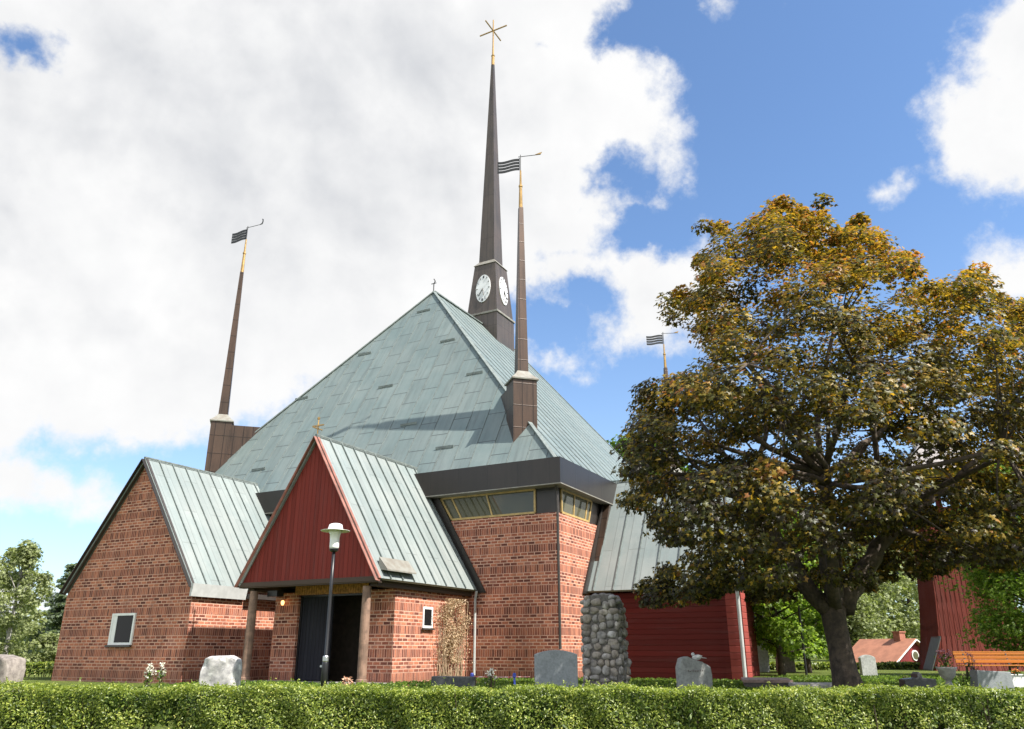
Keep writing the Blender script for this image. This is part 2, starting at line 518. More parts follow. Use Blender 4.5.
class MB:
    """collects shapes, builds ONE mesh object with metre UVs"""
    def __init__(s, xf=None):
        s.v = []
        s.f = []
        s.xf = xf

    def add(s, vs, fs):
        b = len(s.v)
        s.v += [tuple(v) for v in vs]
        s.f += [tuple(b + i for i in f) for f in fs]
        return s

    def box(s, x0, x1, y0, y1, z0, z1):
        vs = [(x, y, z) for z in (z0, z1) for y in (y0, y1) for x in (x0, x1)]
        return s.add(vs, [(0, 2, 3, 1), (4, 5, 7, 6), (0, 1, 5, 4), (2, 6, 7, 3), (0, 4, 6, 2), (1, 3, 7, 5)])

    def prism(s, poly, off):
        n = len(poly)
        p2 = [tuple(a + b for a, b in zip(p, off)) for p in poly]
        return s.add(list(poly) + p2, [tuple(range(n)), tuple(range(2 * n - 1, n - 1, -1))] + [(i, (i + 1) % n, n + (i + 1) % n, n + i) for i in range(n)])

    def bar(s, a, b, w, h=None, up=(0, 0, 1)):
        h = h or w
        a = Vector(a)
        b = Vector(b)
        d = (b - a).normalized()
        up = Vector(up)
        if abs(d.dot(up)) > 0.98:
            up = Vector((0, 1, 0))
        sx = d.cross(up).normalized() * (w / 2)
        sy = sx.cross(d).normalized() * (h / 2)
        vs = [p + i * sx + j * sy for p in (a, b) for i, j in ((-1, -1), (1, -1), (1, 1), (-1, 1))]
        return s.add(vs, [(3, 2, 1, 0), (4, 5, 6, 7)] + [(i, (i + 1) % 4, 4 + (i + 1) % 4, 4 + i) for i in range(4)])

    def tube(s, pts, rad, seg=8):
        pts = [Vector(p) for p in pts]
        if not isinstance(rad, (list, tuple)):
            rad = [rad] * len(pts)
        vs = []
        px = None
        for i, p in enumerate(pts):
            d = (pts[min(i + 1, len(pts) - 1)] - pts[max(i - 1, 0)]).normalized()
            ref = px if px is not None else (Vector((1, 0, 0)) if abs(d.x) < 0.9 else Vector((0, 1, 0)))
            yv = d.cross(ref).normalized()
            px = yv.cross(d).normalized()
            for k in range(seg):
                a = 2 * math.pi * k / seg
                vs.append(p + rad[i] * (math.cos(a) * px + math.sin(a) * yv))
        fs = []
        for i in range(len(pts) - 1):
            for k in range(seg):
                a, b2 = i * seg + k, i * seg + (k + 1) % seg
                fs.append((a, b2, b2 + seg, a + seg))
        fs.append(tuple(range(seg - 1, -1, -1)))
        fs.append(tuple(range((len(pts) - 1) * seg, len(pts) * seg)))
        return s.add(vs, fs)

    def lathe(s, prof, c=(0, 0, 0), seg=20, rot=0.0):
        vs = []
        for r, z in prof:
            for k in range(seg):
                a = 2 * math.pi * k / seg + rot
                vs.append((c[0] + r * math.cos(a), c[1] + r * math.sin(a), c[2] + z))
        fs = []
        for i in range(len(prof) - 1):
            for k in range(seg):
                a, b2 = i * seg + k, i * seg + (k + 1) % seg
                fs.append((a, b2, b2 + seg, a + seg))
        fs.append(tuple(range(seg - 1, -1, -1)))
        fs.append(tuple(range((len(prof) - 1) * seg, len(prof) * seg)))
        return s.add(vs, fs)

    def blob(s, c, r, sub=2, amp=0.1, seed=0, boxy=1.0):
        bm = bmesh.new()
        bmesh.ops.create_icosphere(bm, subdivisions=sub, radius=1.0)
        rr = random.Random(seed)
        ph = [rr.uniform(0, 6.28) for _ in range(9)]
        vs = []
        for v in bm.verts:
            p = v.co
            k = 1 + amp * (math.sin(3 * p.x + ph[0]) * math.cos(2.6 * p.y + ph[1]) + 0.6 * math.sin(5 * p.z + ph[2] + 2 * p.x) + 0.4 * math.sin(8 * p.y + ph[3]) * math.sin(7 * p.x + ph[4]))
            if boxy != 1.0:
                p = Vector([math.copysign(abs(q_) ** boxy, q_) for q_ in p]) * 0.9
            vs.append((c[0] + p.x * r[0] * k, c[1] + p.y * r[1] * k, c[2] + p.z * r[2] * k))
        fs = [tuple(v.index for v in f.verts) for f in bm.faces]
        bm.free()
        return s.add(vs, fs)

    def build(s, name, mat, parent=None, smooth=False, bevel=0.0, recalc=True):
        me = bpy.data.meshes.new(name)
        vs = s.v if s.xf is None else [s.xf(v) for v in s.v]
        bm = bmesh.new()
        bv = [bm.verts.new(v) for v in vs]
        for f in s.f:
            try:
                bm.faces.new([bv[i] for i in f])
            except ValueError:
                pass
        if recalc:
            bmesh.ops.recalc_face_normals(bm, faces=bm.faces[:])
        if bevel:
            es = [e for e in bm.edges if len(e.link_faces) == 2 and e.calc_face_angle(0) > 0.5]
            bmesh.ops.bevel(bm, geom=es, offset=bevel, segments=2, affect='EDGES', profile=0.6)
        bm.normal_update()
        uvl = bm.loops.layers.uv.new('UVMap')
        Z = Vector((0, 0, 1))
        for f in bm.faces:
            n = f.normal
            tv = Z.cross(n)
            tv = Vector((1, 0, 0)) if tv.length < 0.05 else tv.normalized()
            bt = n.cross(tv)
            for l in f.loops:
                l[uvl].uv = (l.vert.co.dot(tv), l.vert.co.dot(bt))
            if smooth:
                f.smooth = True
        bm.to_mesh(me)
        bm.free()
        me.materials.append(mat)
        o = bpy.data.objects.new(name, me)
        return link(o, parent)


def absorb(a, b):
    """melt mesh object b into a (surface marks stay in the part they mark)"""
    n = len(a.data.materials)
    a.data.materials.append(b.data.materials[0])
    bm = bmesh.new()
    bm.from_mesh(a.data)
    k = len(bm.faces)
    bm.from_mesh(b.data)
    bm.faces.ensure_lookup_table()
    for f in bm.faces[k:]:
        f.material_index = n
    bm.to_mesh(a.data)
    bm.free()
    bpy.data.objects.remove(b)


# leaf templates (unit size, in the xy plane, tip along +y)
def tmpl_maple():
    an = [(-90, 0.06), (-40, 0.42), (-12, 0.30), (22, 0.58), (50, 0.32), (90, 0.66), (130, 0.32), (158, 0.58), (192, 0.30), (220, 0.42)]
    vs = [(0, 0.12, 0.05)] + [(r * math.cos(R(a)), 0.12 + r * math.sin(R(a)), -0.10 * r) for a, r in an]
    n = len(an)
    return np.array(vs), [(0, 1 + i, 1 + (i + 1) % n) for i in range(n)]


def tmpl_oval():
    return np.array([(0, -0.5, 0), (0.24, 0, 0.07), (0, 0.5, -0.04), (-0.24, 0, 0.07)]), [(0, 1, 2), (0, 2, 3)]


def tmpl_sprig():
    vs = []
    fs = []
    for a, L in ((90, 0.62), (35, 0.5), (145, 0.5), (-20, 0.42), (200, 0.42)):
        c, s_ = math.cos(R(a)), math.sin(R(a))
        b = len(vs)
        vs += [(0, 0, 0), (0.5 * L * c - 0.16 * s_, 0.5 * L * s_ + 0.16 * c, 0.06), (L * c, L * s_, -0.06), (0.5 * L * c + 0.16 * s_, 0.5 * L * s_ - 0.16 * c, 0.0)]
        fs += [(b, b + 1, b + 2, b + 3)]
    return np.array(vs), fs


def leaves(name, pts, nrm, size, mat, parent=None, template='oval', tint=None, spin=None):
    T, F = {'oval': tmpl_oval, 'maple': tmpl_maple, 'sprig': tmpl_sprig}[template]()
    n = len(pts)
    nrm = nrm / (np.linalg.norm(nrm, axis=1, keepdims=True) + 1e-9)
    rv = RNG.normal(size=(n, 3)) if spin is None else spin
    ax = np.cross(rv, nrm)
    ax /= (np.linalg.norm(ax, axis=1, keepdims=True) + 1e-9)
    ay = np.cross(nrm, ax)
    size = np.broadcast_to(size, (n,))[:, None, None]
    V = pts[:, None, :] + size * (T[None, :, 0:1] * ax[:, None, :] + T[None, :, 1:2] * ay[:, None, :] + T[None, :, 2:3] * nrm[:, None, :])
    k = len(T)
    V = V.reshape(-1, 3)
    ln = [len(f) for f in F]
    flat = np.array([i for f in F for i in f])
    loops = (flat[None, :] + (np.arange(n) * k)[:, None]).ravel()
    starts1 = np.cumsum([0] + ln[:-1])
    starts = (starts1[None, :] + (np.arange(n) * sum(ln))[:, None]).ravel()
    tot = np.tile(np.array(ln), n)
    me = bpy.data.meshes.new(name)
    me.vertices.add(len(V))
    me.vertices.foreach_set('co', V.ravel().astype(np.float32))
    me.loops.add(len(loops))
    me.loops.foreach_set('vertex_index', loops.astype(np.int32))
    me.polygons.add(len(starts))
    me.polygons.foreach_set('loop_start', starts.astype(np.int32))
    me.polygons.foreach_set('loop_total', tot.astype(np.int32))
    me.update(calc_edges=True)
    if tint is not None:
        at = me.attributes.new('tint', 'FLOAT', 'POINT')
        at.data.foreach_set('value', np.repeat(tint, k).astype(np.float32))
    me.materials.append(mat)
    o = bpy.data.objects.new(name, me)
    return link(o, parent)


def unit(v):
    return v / (np.linalg.norm(v, axis=-1, keepdims=True) + 1e-9)


# ------------------------------------------------------------------ ground and far land
def ground_z(x, y):
    # the churchyard is level; the verge in front of the hedge drops to the road
    if y >= 11.5:
        z = 0.0
    elif y > 3.0:
        k = (11.5 - y) / 8.5
        z = -0.80 * k * k * (3 - 2 * k)
    else:
        z = -0.80
    # and the yard falls a little towards the left
    k = min(1.0, max(0.0, (4.0 - x) / 5.0))
    return z - 0.13 * k * k * (3 - 2 * k) * (1.0 if y > 9 else 0.0)


def build_ground():
    ys = [-400, -60, -10, 0, 3, 5, 7, 8, 9, 10, 11, 12, 16, 24, 40, 80, 160, 400, 1200, 3500]
    xs = [-3500, -900, -200, -60, -25, -10, -4, -1, 0, 1, 2, 3, 4, 6, 10, 25, 60, 200, 900, 3500]
    mb = MB()
    vs = [(x, y, ground_z(x, y) + (0 if y < 60 else -0.004 * (y - 60) if y < 400 else -1.36)) for y in ys for x in xs]
    w = len(xs)
    fs = [(j * w + i, j * w + i + 1, (j + 1) * w + i + 1, (j + 1) * w + i) for j in range(len(ys) - 1) for i in range(w - 1)]
    mb.add(vs, fs)
    o = mb.build('ground', M_GROUND, recalc=False)
    tag(o, 'mown green churchyard lawn around the brick church', 'ground', kind='structure')
    pb_ = MB()
    pb_.add([(7.6, 21.0, .006), (24, 22.2, .006), (24, 23.6, .006), (7.8, 22.0, .006)], [(0, 1, 2, 3)])
    po = pb_.build('path', stone_mat('gravel', (0.46, 0.42, 0.36), (0.32, 0.29, 0.25), 30), recalc=False)
    tag(po, 'pale gravel path crossing the lawn behind the graves', 'path', kind='structure')
    # distant wooded hills
    mh = simple('hill_woods', (0.055, 0.078, 0.055), 0.95, var=0.5, scale=0.03)
    hb = MB()
    n = 90
    rows = []
    for r, hh in ((380, 0), (470, 0.5), (620, 1.0), (900, 0.6)):
        for i in range(n + 1):
            a = R(-75 + 150 * i / n)
            h = 16 + 7 * math.sin(a * 5 + 1) + 5 * math.sin(a * 13) + 2.0 * math.sin(a * 37)
            rows.append((r * math.sin(a), r * math.cos(a), -3 + hh * h))
    fs = [(j * (n + 1) + i, j * (n + 1) + i + 1, (j + 1) * (n + 1) + i + 1, (j + 1) * (n + 1) + i) for j in range(3) for i in range(n)]
    hb.add(rows, fs)
    o = hb.build('hills', mh, recalc=False, smooth=True)
    tag(o, 'low dark wooded hills along the horizon', 'hills', kind='structure')


build_ground()

# ------------------------------------------------------------------ church
AZ = R(28.2)
UC, VC = 20.83, 30.9


def Wp(u, v, z=0.0):
    """church grid (u: left along the front, v: depth) to world"""
    return Vector((-u * math.cos(AZ) + v * math.sin(AZ), u * math.sin(AZ) + v * math.cos(AZ), z))


church = thing('church', 'red brick church with steep green copper roofs and four slender corner turrets', 'church', Wp(UC, VC), -AZ)


def L(p):
    return (-(p[0] - UC), p[1] - VC, p[2])


def CB():
    return MB(xf=L)


def church_part(mb, name, mat, parent=church, **kw):
    return mb.build(name, mat, parent, **kw)


WU, WV = 11.15, 24.0          # near brick corner
WU2, WV2 = 30.5, 43.2
Z_SILL, Z_FB, Z_FT = 5.22, 6.12, 7.0
SLOPE = 1.66

# nave walls
b = CB()
b.box(WU, WU2, WV, WV2, -0.3, Z_SILL)
church_part(b, 'brick_wall', M_BRICK)
b = CB()
b.box(WU + 0.06, WU2 - 0.06, WV + 0.06, WV2 - 0.06, Z_SILL + 0.001, Z_FB + 0.05)
church_part(b, 'clerestory_cladding', M_FASCIA)

# fascia round the nave
b = CB()
f0, f1 = 10.83, 30.83
g0, g1 = 23.6, 43.6
th = 0.16
b.box(f0, f1, g0, g0 + th, Z_FB, Z_FT)
b.box(f0, f0 + th, g0 + th + .002, g1 - th - .002, Z_FB, Z_FT)
b.box(f1 - th, f1, g0 + th + .002, g1 - th - .002, Z_FB, Z_FT)
b.box(f0, f1, g1 - th, g1, Z_FB, Z_FT)
church_part(b, 'fascia', M_FASCIA)
b = CB()   # thin pale drip edge under the fascia and soffit
b.box(f0 - 0.02, f1 + 0.02, g0 - 0.02, WV + 0.1, Z_FB - 0.035, Z_FB - 0.002)
b.box(f0 - 0.02, WU + 0.1, WV + 0.102, g1, Z_FB - 0.035, Z_FB - 0.002)
church_part(b, 'drip_edge', M_CAP)

# main roof: front hip, ridge running back, gable at the rear
A = (20.83, 30.39, 18.13)
B = (20.83, 38.1, 18.13)
zr = 6.94
P0, P1 = (11.05, 23.80, zr), (30.61, 23.80, zr)
Q0, Q1 = (11.0, 38.1, zr), (30.66, 38.1, zr)
b = CB()
b.add([P0, P1, A, B, Q0, Q1], [(0, 1, 2), (0, 2, 3, 4), (1, 5, 3, 2), (4, 3, 5)])
b.box(11.0, 30.66, 38.11, 43.4, zr - 0.1, zr + 0.02)
roof = church_part(b, 'copper_roof', M_ROOF)


def lerp(a, c, t):
    return tuple(x + (y - x) * t for x, y in zip(a, c))


# standing seams of the main roof (pattern of the roof: one child mesh)
b = CB()
sp = 0.78
k = int(9.6 / sp)
for i in range(-k, k + 1):
    uu = 20.83 + i * sp
    if uu < 11.3 or uu > 30.4:
        continue
    tt = 1 - abs(uu - 20.83) / 9.78
    top = (uu, 23.80 + (A[1] - 23.80) * tt, zr + (A[2] - zr) * tt)
    bot = (uu, 23.80, zr)
    if tt > 0.05:
        b.bar((bot[0], bot[1], bot[2] + .012), (top[0], top[1], top[2] + .012), 0.016, 0.024)
for side in (-1, 1):
    v = 24.3
    while v < 38.0:
        tt = min(1.0, (v - 23.80) / (A[1] - 23.80))
        base = (20.83 + side * 9.8, v, zr)
        apex = lerp((20.83 + side * 9.8, v, zr), (20.83, v, A[2]), tt)
        b.bar((base[0], base[1], base[2] + .012), (apex[0], apex[1], apex[2] + .012), 0.016, 0.022)
        v += 0.78
church_part(b, 'roof_seam', M_SEAM, roof)
b = CB()
for p in (P0, P1):
    b.bar((p[0], p[1], p[2] + 0.03), (A[0], A[1], A[2] + 0.03), 0.16, 0.05)
b.bar((A[0], A[1], A[2] + .03), (B[0], B[1] + .05, B[2] + .03), 0.2, 0.06)
b.bar((B[0], B[1], B[2] + .02), (Q0[0], Q0[1], Q0[2] + .02), 0.12, 0.05)
church_part(b, 'ridge_cap', M_SEAM, roof)
# dark snow-guard brackets scattered over the front slope
fn = Vector((0, -(A[2] - zr), (A[1] - 23.80))).normalized()
for u_, s_ in ((20.82, .874), (18.35, .643), (23.24, .668), (20.71, .445), (16.03, .428), (25.78, .466), (18.33, .229), (16.01, .102), (25.69, .118)):
    v_ = 23.80 + (A[1] - 23.80) * s_
    z_ = zr + (A[2] - zr) * s_
    b = CB()
    b.box(u_ - 0.40, u_ + 0.40, v_ - 0.045, v_ - 0.02, z_ - 0.02, z_ + 0.075)
    o = church_part(b, 'snow_guard', M_SEAM, roof)


def slab(b, p0, p1, v0, v1, th=0.09):
    """roof slope between eave p0=(u,z) and ridge p1=(u,z)"""
    d = Vector((p1[0] - p0[0], p1[1] - p0[1])).normalized()
    n = Vector((-d.y, d.x))
    if n.y < 0:
        n = -n
    q0 = (p0[0] - n.x * th, p0[1] - n.y * th)
    q1 = (p1[0] - n.x * th, p1[1] - n.y * th)
    b.prism([(p0[0], v0, p0[1]), (p1[0], v0, p1[1]), (q1[0], v0, q1[1]), (q0[0], v0, q0[1])], (0, v1 - v0, 0))


def gable_roof(u0, u1, ze, uc, zr_, v0, v1, swap=False, pitch=0.61, vmat=None):
    """two copper slopes with standing seams. swap: the ridge runs along u instead of v"""
    b = CB()
    bs = CB()
    bt = CB()
    for e in (u0, u1):
        slab(b, (e, ze), (uc, zr_), v0, v1)
    n = int((v1 - v0) / pitch)
    for i in range(1, n + 1):
        v = v0 + i * (v1 - v0) / (n + 0.35)
        for e in (u0, u1):
            sgn = 1 if e > uc else -1
            nx, nz = sgn * SLOPE / math.hypot(1, SLOPE) * 0.028, 0.028 / math.hypot(1, SLOPE)
            bs.bar((e + nx, v, ze + nz), (uc + nx, v, zr_ + nz), 0.030, 0.046, up=(nx, 0, nz))
    for e in (u0, u1):
        bt.bar((e, v0 - 0.012, ze - 0.08), (uc, v0 - 0.012, zr_ - 0.06), 0.02, 0.2, up=(0, -1, 0))
    bs.bar((uc, v0, zr_ + 0.015), (uc, v1, zr_ + 0.015), 0.09, 0.05)
    if swap:
        for m in (b, bs, bt):
            m.v = [(y, x, z) for x, y, z in m.v]
    r_ = church_part(b, 'gable_roof', M_WING)
    church_part(bs, 'roof_seam', M_SEAM, r_)
    church_part(bt, 'verge_board', vmat or M_FASCIA, r_)
    return r_


# --- porch (red boarded gable)
gable_roof(14.19, 19.68, 2.80, 16.95, 7.30, 18.45, 23.98, vmat=M_TRIM)
b = CB()
b.prism([(14.33, 18.54, 2.86), (19.55, 18.54, 2.86), (16.95, 18.54, 7.12)], (0, 0.12, 0))
church_part(b, 'boarded_gable', M_RED)
b = CB()
b.bar((14.18, 18.50, 2.78), (16.95, 18.50, 7.27), 0.07, 0.10, up=(0, -1, 0))
b.bar((19.69, 18.50, 2.78), (16.95, 18.50, 7.27), 0.07, 0.10, up=(0, -1, 0))
church_part(b, 'gable_trim', M_TRIM)
b = CB()
b.box(14.25, 19.62, 18.50, 18.72, 2.69, 2.855)
b.box(14.40, 14.66, 18.722, 23.95, 2.60, 2.80)
b.box(19.2, 19.46, 18.722, 23.95, 2.60, 2.80)
church_part(b, 'porch_beam', M_DWOOD)
for uu in (14.72, 19.12):
    b = CB()
    b.lathe([(0.16, -0.25), (0.16, 0.1), (0.13, 0.12), (0.135, 1.5), (0.12, 2.60)], (uu, 18.66, 0), 16)
    church_part(b, 'column', M_POST, smooth=False)
PV = 19.8     # porch brick front
b = CB()
b.prism([(14.55, PV, -0.2), (15.72, PV, -0.2), (15.72, PV, 2.52), (18.32, PV, 2.52), (18.32, PV, -0.2), (19.3, PV, -0.2), (19.3, PV, 2.6), (14.55, PV, 2.6)], (0, 0.3, 0))
b.box(14.55, 14.85, PV + .302, 23.99, -0.2, 2.6)
b.box(19.0, 19.3, PV + .302, 23.99, -0.2, 2.6)
church_part(b, 'porch_wall', M_BRICK)
b = CB()
for i in range(30):
    uu = 15.55 + i * 0.098
    b.box(uu, uu + 0.084, PV - 0.02, PV - 0.001, 2.525, 2.795)
M_LINT = simple('lamplit_orange_lintel', (0.55, 0.25, 0.09), 0.8, var=0.5, scale=9)  # orange-brown brick with the lamp's warm glow put into its colour
church_part(b, 'door_lintel', M_LINT)
b = CB()   # soffit of the porch
b.box(14.56, 19.3, 18.73, PV + .3, 2.80, 2.84)
church_part(b, 'porch_ceiling', M_DWOOD)
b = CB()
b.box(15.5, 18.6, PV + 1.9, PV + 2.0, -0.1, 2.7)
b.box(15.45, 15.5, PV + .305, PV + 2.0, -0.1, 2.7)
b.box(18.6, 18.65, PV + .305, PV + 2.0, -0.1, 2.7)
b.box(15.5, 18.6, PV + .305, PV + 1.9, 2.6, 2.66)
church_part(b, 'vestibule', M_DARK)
b = CB()
b.box(17.02, 18.25, PV + 0.14, PV + 0.2, 0.0, 2.46)
dl = church_part(b, 'door', M_DOOR)
b = CB()
b.prism([(15.80, PV + .20, 0), (15.87, PV + .20, 0), (16.16, PV + 1.36, 0), (16.09, PV + 1.38, 0)], (0, 0, 2.46))
dr = church_part(b, 'door', simple('grey_black_door', (0.055, 0.055, 0.065), 0.5, var=0.3))
dr['label'] = 'open black door leaf'
b = CB()
b.tube([(16.10, PV + 1.2, 1.05), (16.19, PV + 1.18, 1.05), (16.16, PV + 1.04, 1.05)], 0.016, 6)
church_part(b, 'handle', M_STEEL, dr)
b = CB()
b.tube([(15.79, PV + 0.26, 1.05), (15.70, PV + 0.26, 1.05), (15.70, PV + 0.12, 1.05)], 0.016, 6)
church_part(b, 'handle', M_STEEL, dr)
b = CB()
b.box(15.722, 15.80, PV + .1, PV + .2, 0, 2.52)
b.box(18.25, 18.318, PV + .1, PV + .2, 0, 2.52)
b.box(15.80, 18.25, PV + .1, PV + .2, 2.462, 2.518)
church_part(b, 'door_frame', M_BLACK)
# small white window in the porch side wall
def side_window(u, v0, v1, z0, z1, name='window', mat=M_WHITE):
    b = CB()
    w = 0.07
    b.box(u - .03, u + .02, v0, v1, z0, z0 + w)
    b.box(u - .03, u + .02, v0, v1, z1 - w, z1)
    b.box(u - .03, u + .02, v0, v0 + w, z0 + w, z1 - w)
    b.box(u - .03, u + .02, v1 - w, v1, z0 + w, z1 - w)
    o = church_part(b, name, mat)
    b = CB()
    b.box(u - .012, u + .018, v0 + w, v1 - w, z0 + w, z1 - w)
    church_part(b, 'pane', M_GLASS2, o)
    b = CB()
    b.box(u - .09, u - .032, v0 - .05, v1 + .05, z0 - .05, z0 - .002)
    church_part(b, 'sill', M_PIPE, o)


side_window(14.55, 21.25, 21.80, 1.52, 2.15)
# lifted sheet-metal snow plate low on the porch slope
b = CB()
b.prism([(14.42, 18.75, 3.06), (14.10, 18.75, 3.02), (14.10, 18.75, 3.06), (14.42, 18.75, 3.42)], (0, 1.45, 0))
church_part(b, 'snow_plate', M_CAP)
# dark flashing on the nave wall beside both porch slopes
def flashing(uc, zc, half, v, w=0.34, swap=False):
    for sgn in (-1, 1):
        b = CB()
        e = uc + sgn * half
        zt = Z_FB - 0.04
        tt = (zt - 2.78) / (zc - 2.78)
        ux = e + (uc - e) * tt
        b.prism([(e, v, 2.70), (ux, v, zt), (ux + sgn * w, v, zt), (e + sgn * w, v, 2.70)], (0, 0.05, 0))
        if swap:
            b.v = [(y, x, z) for x, y, z in b.v]
        church_part(b, 'flashing', M_FASCIA)


flashing(16.95, 7.30, 2.76, 23.94)
# gilt cross on the porch gable
b = CB()
b.tube([(16.95, 18.5, 7.28), (16.95, 18.5, 7.86)], 0.022, 6)
b.bar((16.72, 18.5, 7.62), (17.18, 18.5, 7.62), 0.04)
b.bar((16.95, 18.3, 7.52), (16.95, 18.7, 7.52), 0.035)
b.blob((16.95, 18.5, 7.86), (.05, .05, .06), 1, 0)
church_part(b, 'gable_cross', M_GOLD)
# dark loudspeaker box and lit lamp under the beam
b = CB()
b.box(18.45, 18.85, 18.95, 19.25, 2.44, 2.62)
church_part(b, 'soffit_box', M_BLACK)
m_l, t_, b_, o_ = material('lit_bulb')
b_.inputs['Emission Color'].default_value = (1.0, 0.5, 0.16, 1)
b_.inputs['Emission Strength'].default_value = 1.8
b_.inputs['Base Color'].default_value = (1, .6, .3, 1)
b = CB()
b.lathe([(0.03, 0.0), (0.055, 0.06), (0.05, 0.12), (0.02, 0.15)], (18.84, PV - 0.16, 2.22), 10)
wl = church_part(b, 'wall_lamp', m_l)
b = CB()
b.tube([(18.84, PV - 0.01, 2.44), (18.84, PV - 0.16, 2.44), (18.84, PV - 0.16, 2.37)], 0.014, 6)
church_part(b, 'lamp_arm', M_BLACK, wl)

# --- left brick wing
LC, LH = 25.08, 3.38
gable_roof(LC - LH, LC + LH, 2.88, LC, 7.47, 18.45, 23.98)
zl = 2.72
b = CB()
hw = 3.27
b.prism([(LC - hw, 18.6, -0.2), (LC - hw, 18.6, zl), (LC, 18.6, 7.28), (LC + hw, 18.6, zl), (LC + hw, 18.6, -0.2)], (0, 5.39, 0))
# window niche is a box set into the gable: cut by building the wall in pieces is not needed, the frame stands proud
church_part(b, 'wing_wall', M_BRICK)
flashing(LC, 7.47, 3.38, 23.94)
b = CB()   # verge plank over the brick gable
for sgn in (-1, 1):
    b.bar((LC + sgn * (LH - 0.02), 18.52, 2.80), (LC, 18.52, 7.40), 0.14, 0.10, up=(0, -1, 0))
church_part(b, 'verge_board', M_PIPE)
b = CB()   # pale sheet-metal eave plate
b.prism([(21.72, 18.42, 2.92), (21.60, 18.42, 2.92), (21.66, 18.42, 2.52), (21.74, 18.42, 2.52)], (0, 2.35, 0))
church_part(b, 'eave_plate', M_ZINC)
b = CB()
b.box(21.5, 21.72, 20.8, 23.9, 2.56, 2.72)
church_part(b, 'gutter', M_PIPE)
# window of the left wing, with a vase on its sill
wu0, wu1, wz0, wz1 = 24.38, 25.56, 1.04, 2.06
b = CB()
for a in ((wu0, wu1, wz0, wz0 + .075), (wu0, wu1, wz1 - .075, wz1)):
    b.box(a[0], a[1], 18.54, 18.64, a[2], a[3])
b.box(wu0, wu0 + .075, 18.54, 18.64, wz0 + .075, wz1 - .075)
b.box(wu1 - .075, wu1, 18.54, 18.64, wz0 + .075, wz1 - .075)
wf = church_part(b, 'window', M_WHITE)
b = CB()
b.box(wu0 + .075, wu1 - .075, 18.57, 18.61, wz0 + .075, wz1 - .075)
church_part(b, 'pane', M_GLASS2, wf)
b = CB()
b.box(wu0 - .04, wu1 + .04, 18.47, 18.54, wz0 - .07, wz0 - .002)
church_part(b, 'sill', M_PIPE, wf)
b = CB()
b.box(wu1 - .27, wu1 - .076, 18.555, 18.568, wz0 + .076, wz1 - .076)
church_part(b, 'curtain', M_WHITE, wf)

# --- right wing (horizontal red siding, ridge runs to the right)
RC = 29.0
gable_roof(RC - 2.78, RC + 2.78, 2.80, RC, 7.12, 5.75, 11.12, swap=True, pitch=0.72)
b = CB()
b.box(6.6, 11.14, RC - 2.45, RC + 2.45, -0.2, 2.72)
church_part(b, 'boarded_wall', M_REDH)
b = CB()
b.prism([(7.1, RC - 2.44, 2.722), (7.1, RC, 6.7), (7.1, RC + 2.44, 2.722)], (0.13, 0, 0))
church_part(b, 'boarded_gable', M_RED)
for v0_ in (RC - 2.60,):
    b = CB()
    b.box(5.90, 6.40, v0_, v0_ + 0.62, -0.2, 2.70)
    church_part(b, 'corner_pier', M_REDP)
b = CB()
b.box(6.402, 6.58, RC - 2.56, RC - 2.44, -0.2, 2.70)
church_part(b, 'corner_board', M_REDH)
b = CB()
b.tube([(5.98, RC - 2.68, 2.7), (5.98, RC - 2.67, 2.4), (5.98, RC - 2.67, 0.05)], 0.06, 10)
church_part(b, 'downpipe', M_ZINC)
flashing(RC, 7.12, 2.78, 11.09, swap=True)
# sloping copper cheek where the right wing roof meets the nave
b = CB()
b.prism([(10.86, 26.30, 2.74), (10.86, 28.10, 6.08), (10.86, 28.55, 6.08), (10.86, 26.75, 2.74)], (0.22, 0, 0))
church_part(b, 'roof_cheek', M_COPPER)

# --- clerestory windows
def poly_window(pts, mull, n, parent=church, axis='v'):
    """pts: corner points in order; a frame along the edges, panes and mullions"""
    b = CB()
    pv = [Vector(p) for p in pts]
    c = sum(pv, Vector()) / 4
    for i in range(4):
        a, d = pv[i], pv[(i + 1) % 4]
        b.bar(a, d, 0.07, 0.055, up=n)
    for t0 in mull:
        b.bar(pv[0].lerp(pv[1], t0), pv[3].lerp(pv[2], t0), 0.06, 0.05, up=n)
    w = church_part(b, 'clerestory_window', M_BRASS, parent)
    nn = Vector(n) * 0.008
    cuts = [0] + list(mull) + [1]
    for t0, t1 in zip(cuts[:-1], cuts[1:]):
        b = CB()
        q = [pv[0].lerp(pv[1], t0), pv[0].lerp(pv[1], t1), pv[3].lerp(pv[2], t1), pv[3].lerp(pv[2], t0)]
        b.prism([x - nn for x in q], tuple(nn * 0.8))
        church_part(b, 'pane', M_GLASS, w)


vw = WV + 0.035
poly_window([(15.32, vw, 5.27), (12.0, vw, 5.27), (12.0, vw, 6.06), (15.82, vw, 6.06)], [0.12, 0.50], (0, -1, 0))
uw = WU + 0.035
poly_window([(uw, 24.42, 5.27), (uw, 26.75, 5.27), (uw, 27.1, 6.06), (uw, 24.42, 6.06)], [0.42, 0.86], (-1, 0, 0))
poly_window([(19.6, vw, 5.27), (18.6, vw, 5.27), (18.1, vw, 6.06), (20.1, vw, 6.06)], [0.5], (0, -1, 0))
# corner downpipe
b = CB()
b.tube([(11.10, 23.82, 6.06), (11.10, 23.92, 5.9), (11.10, 23.92, 0.9)], 0.045, 10)
church_part(b, 'downpipe', M_PIPE)
b = CB()
b.tube([(14.15, 23.86, 2.76), (14.22, 23.88, 2.5), (14.22, 23.88, 0.1)], 0.045, 8)
church_part(b, 'downpipe', M_ZINC)


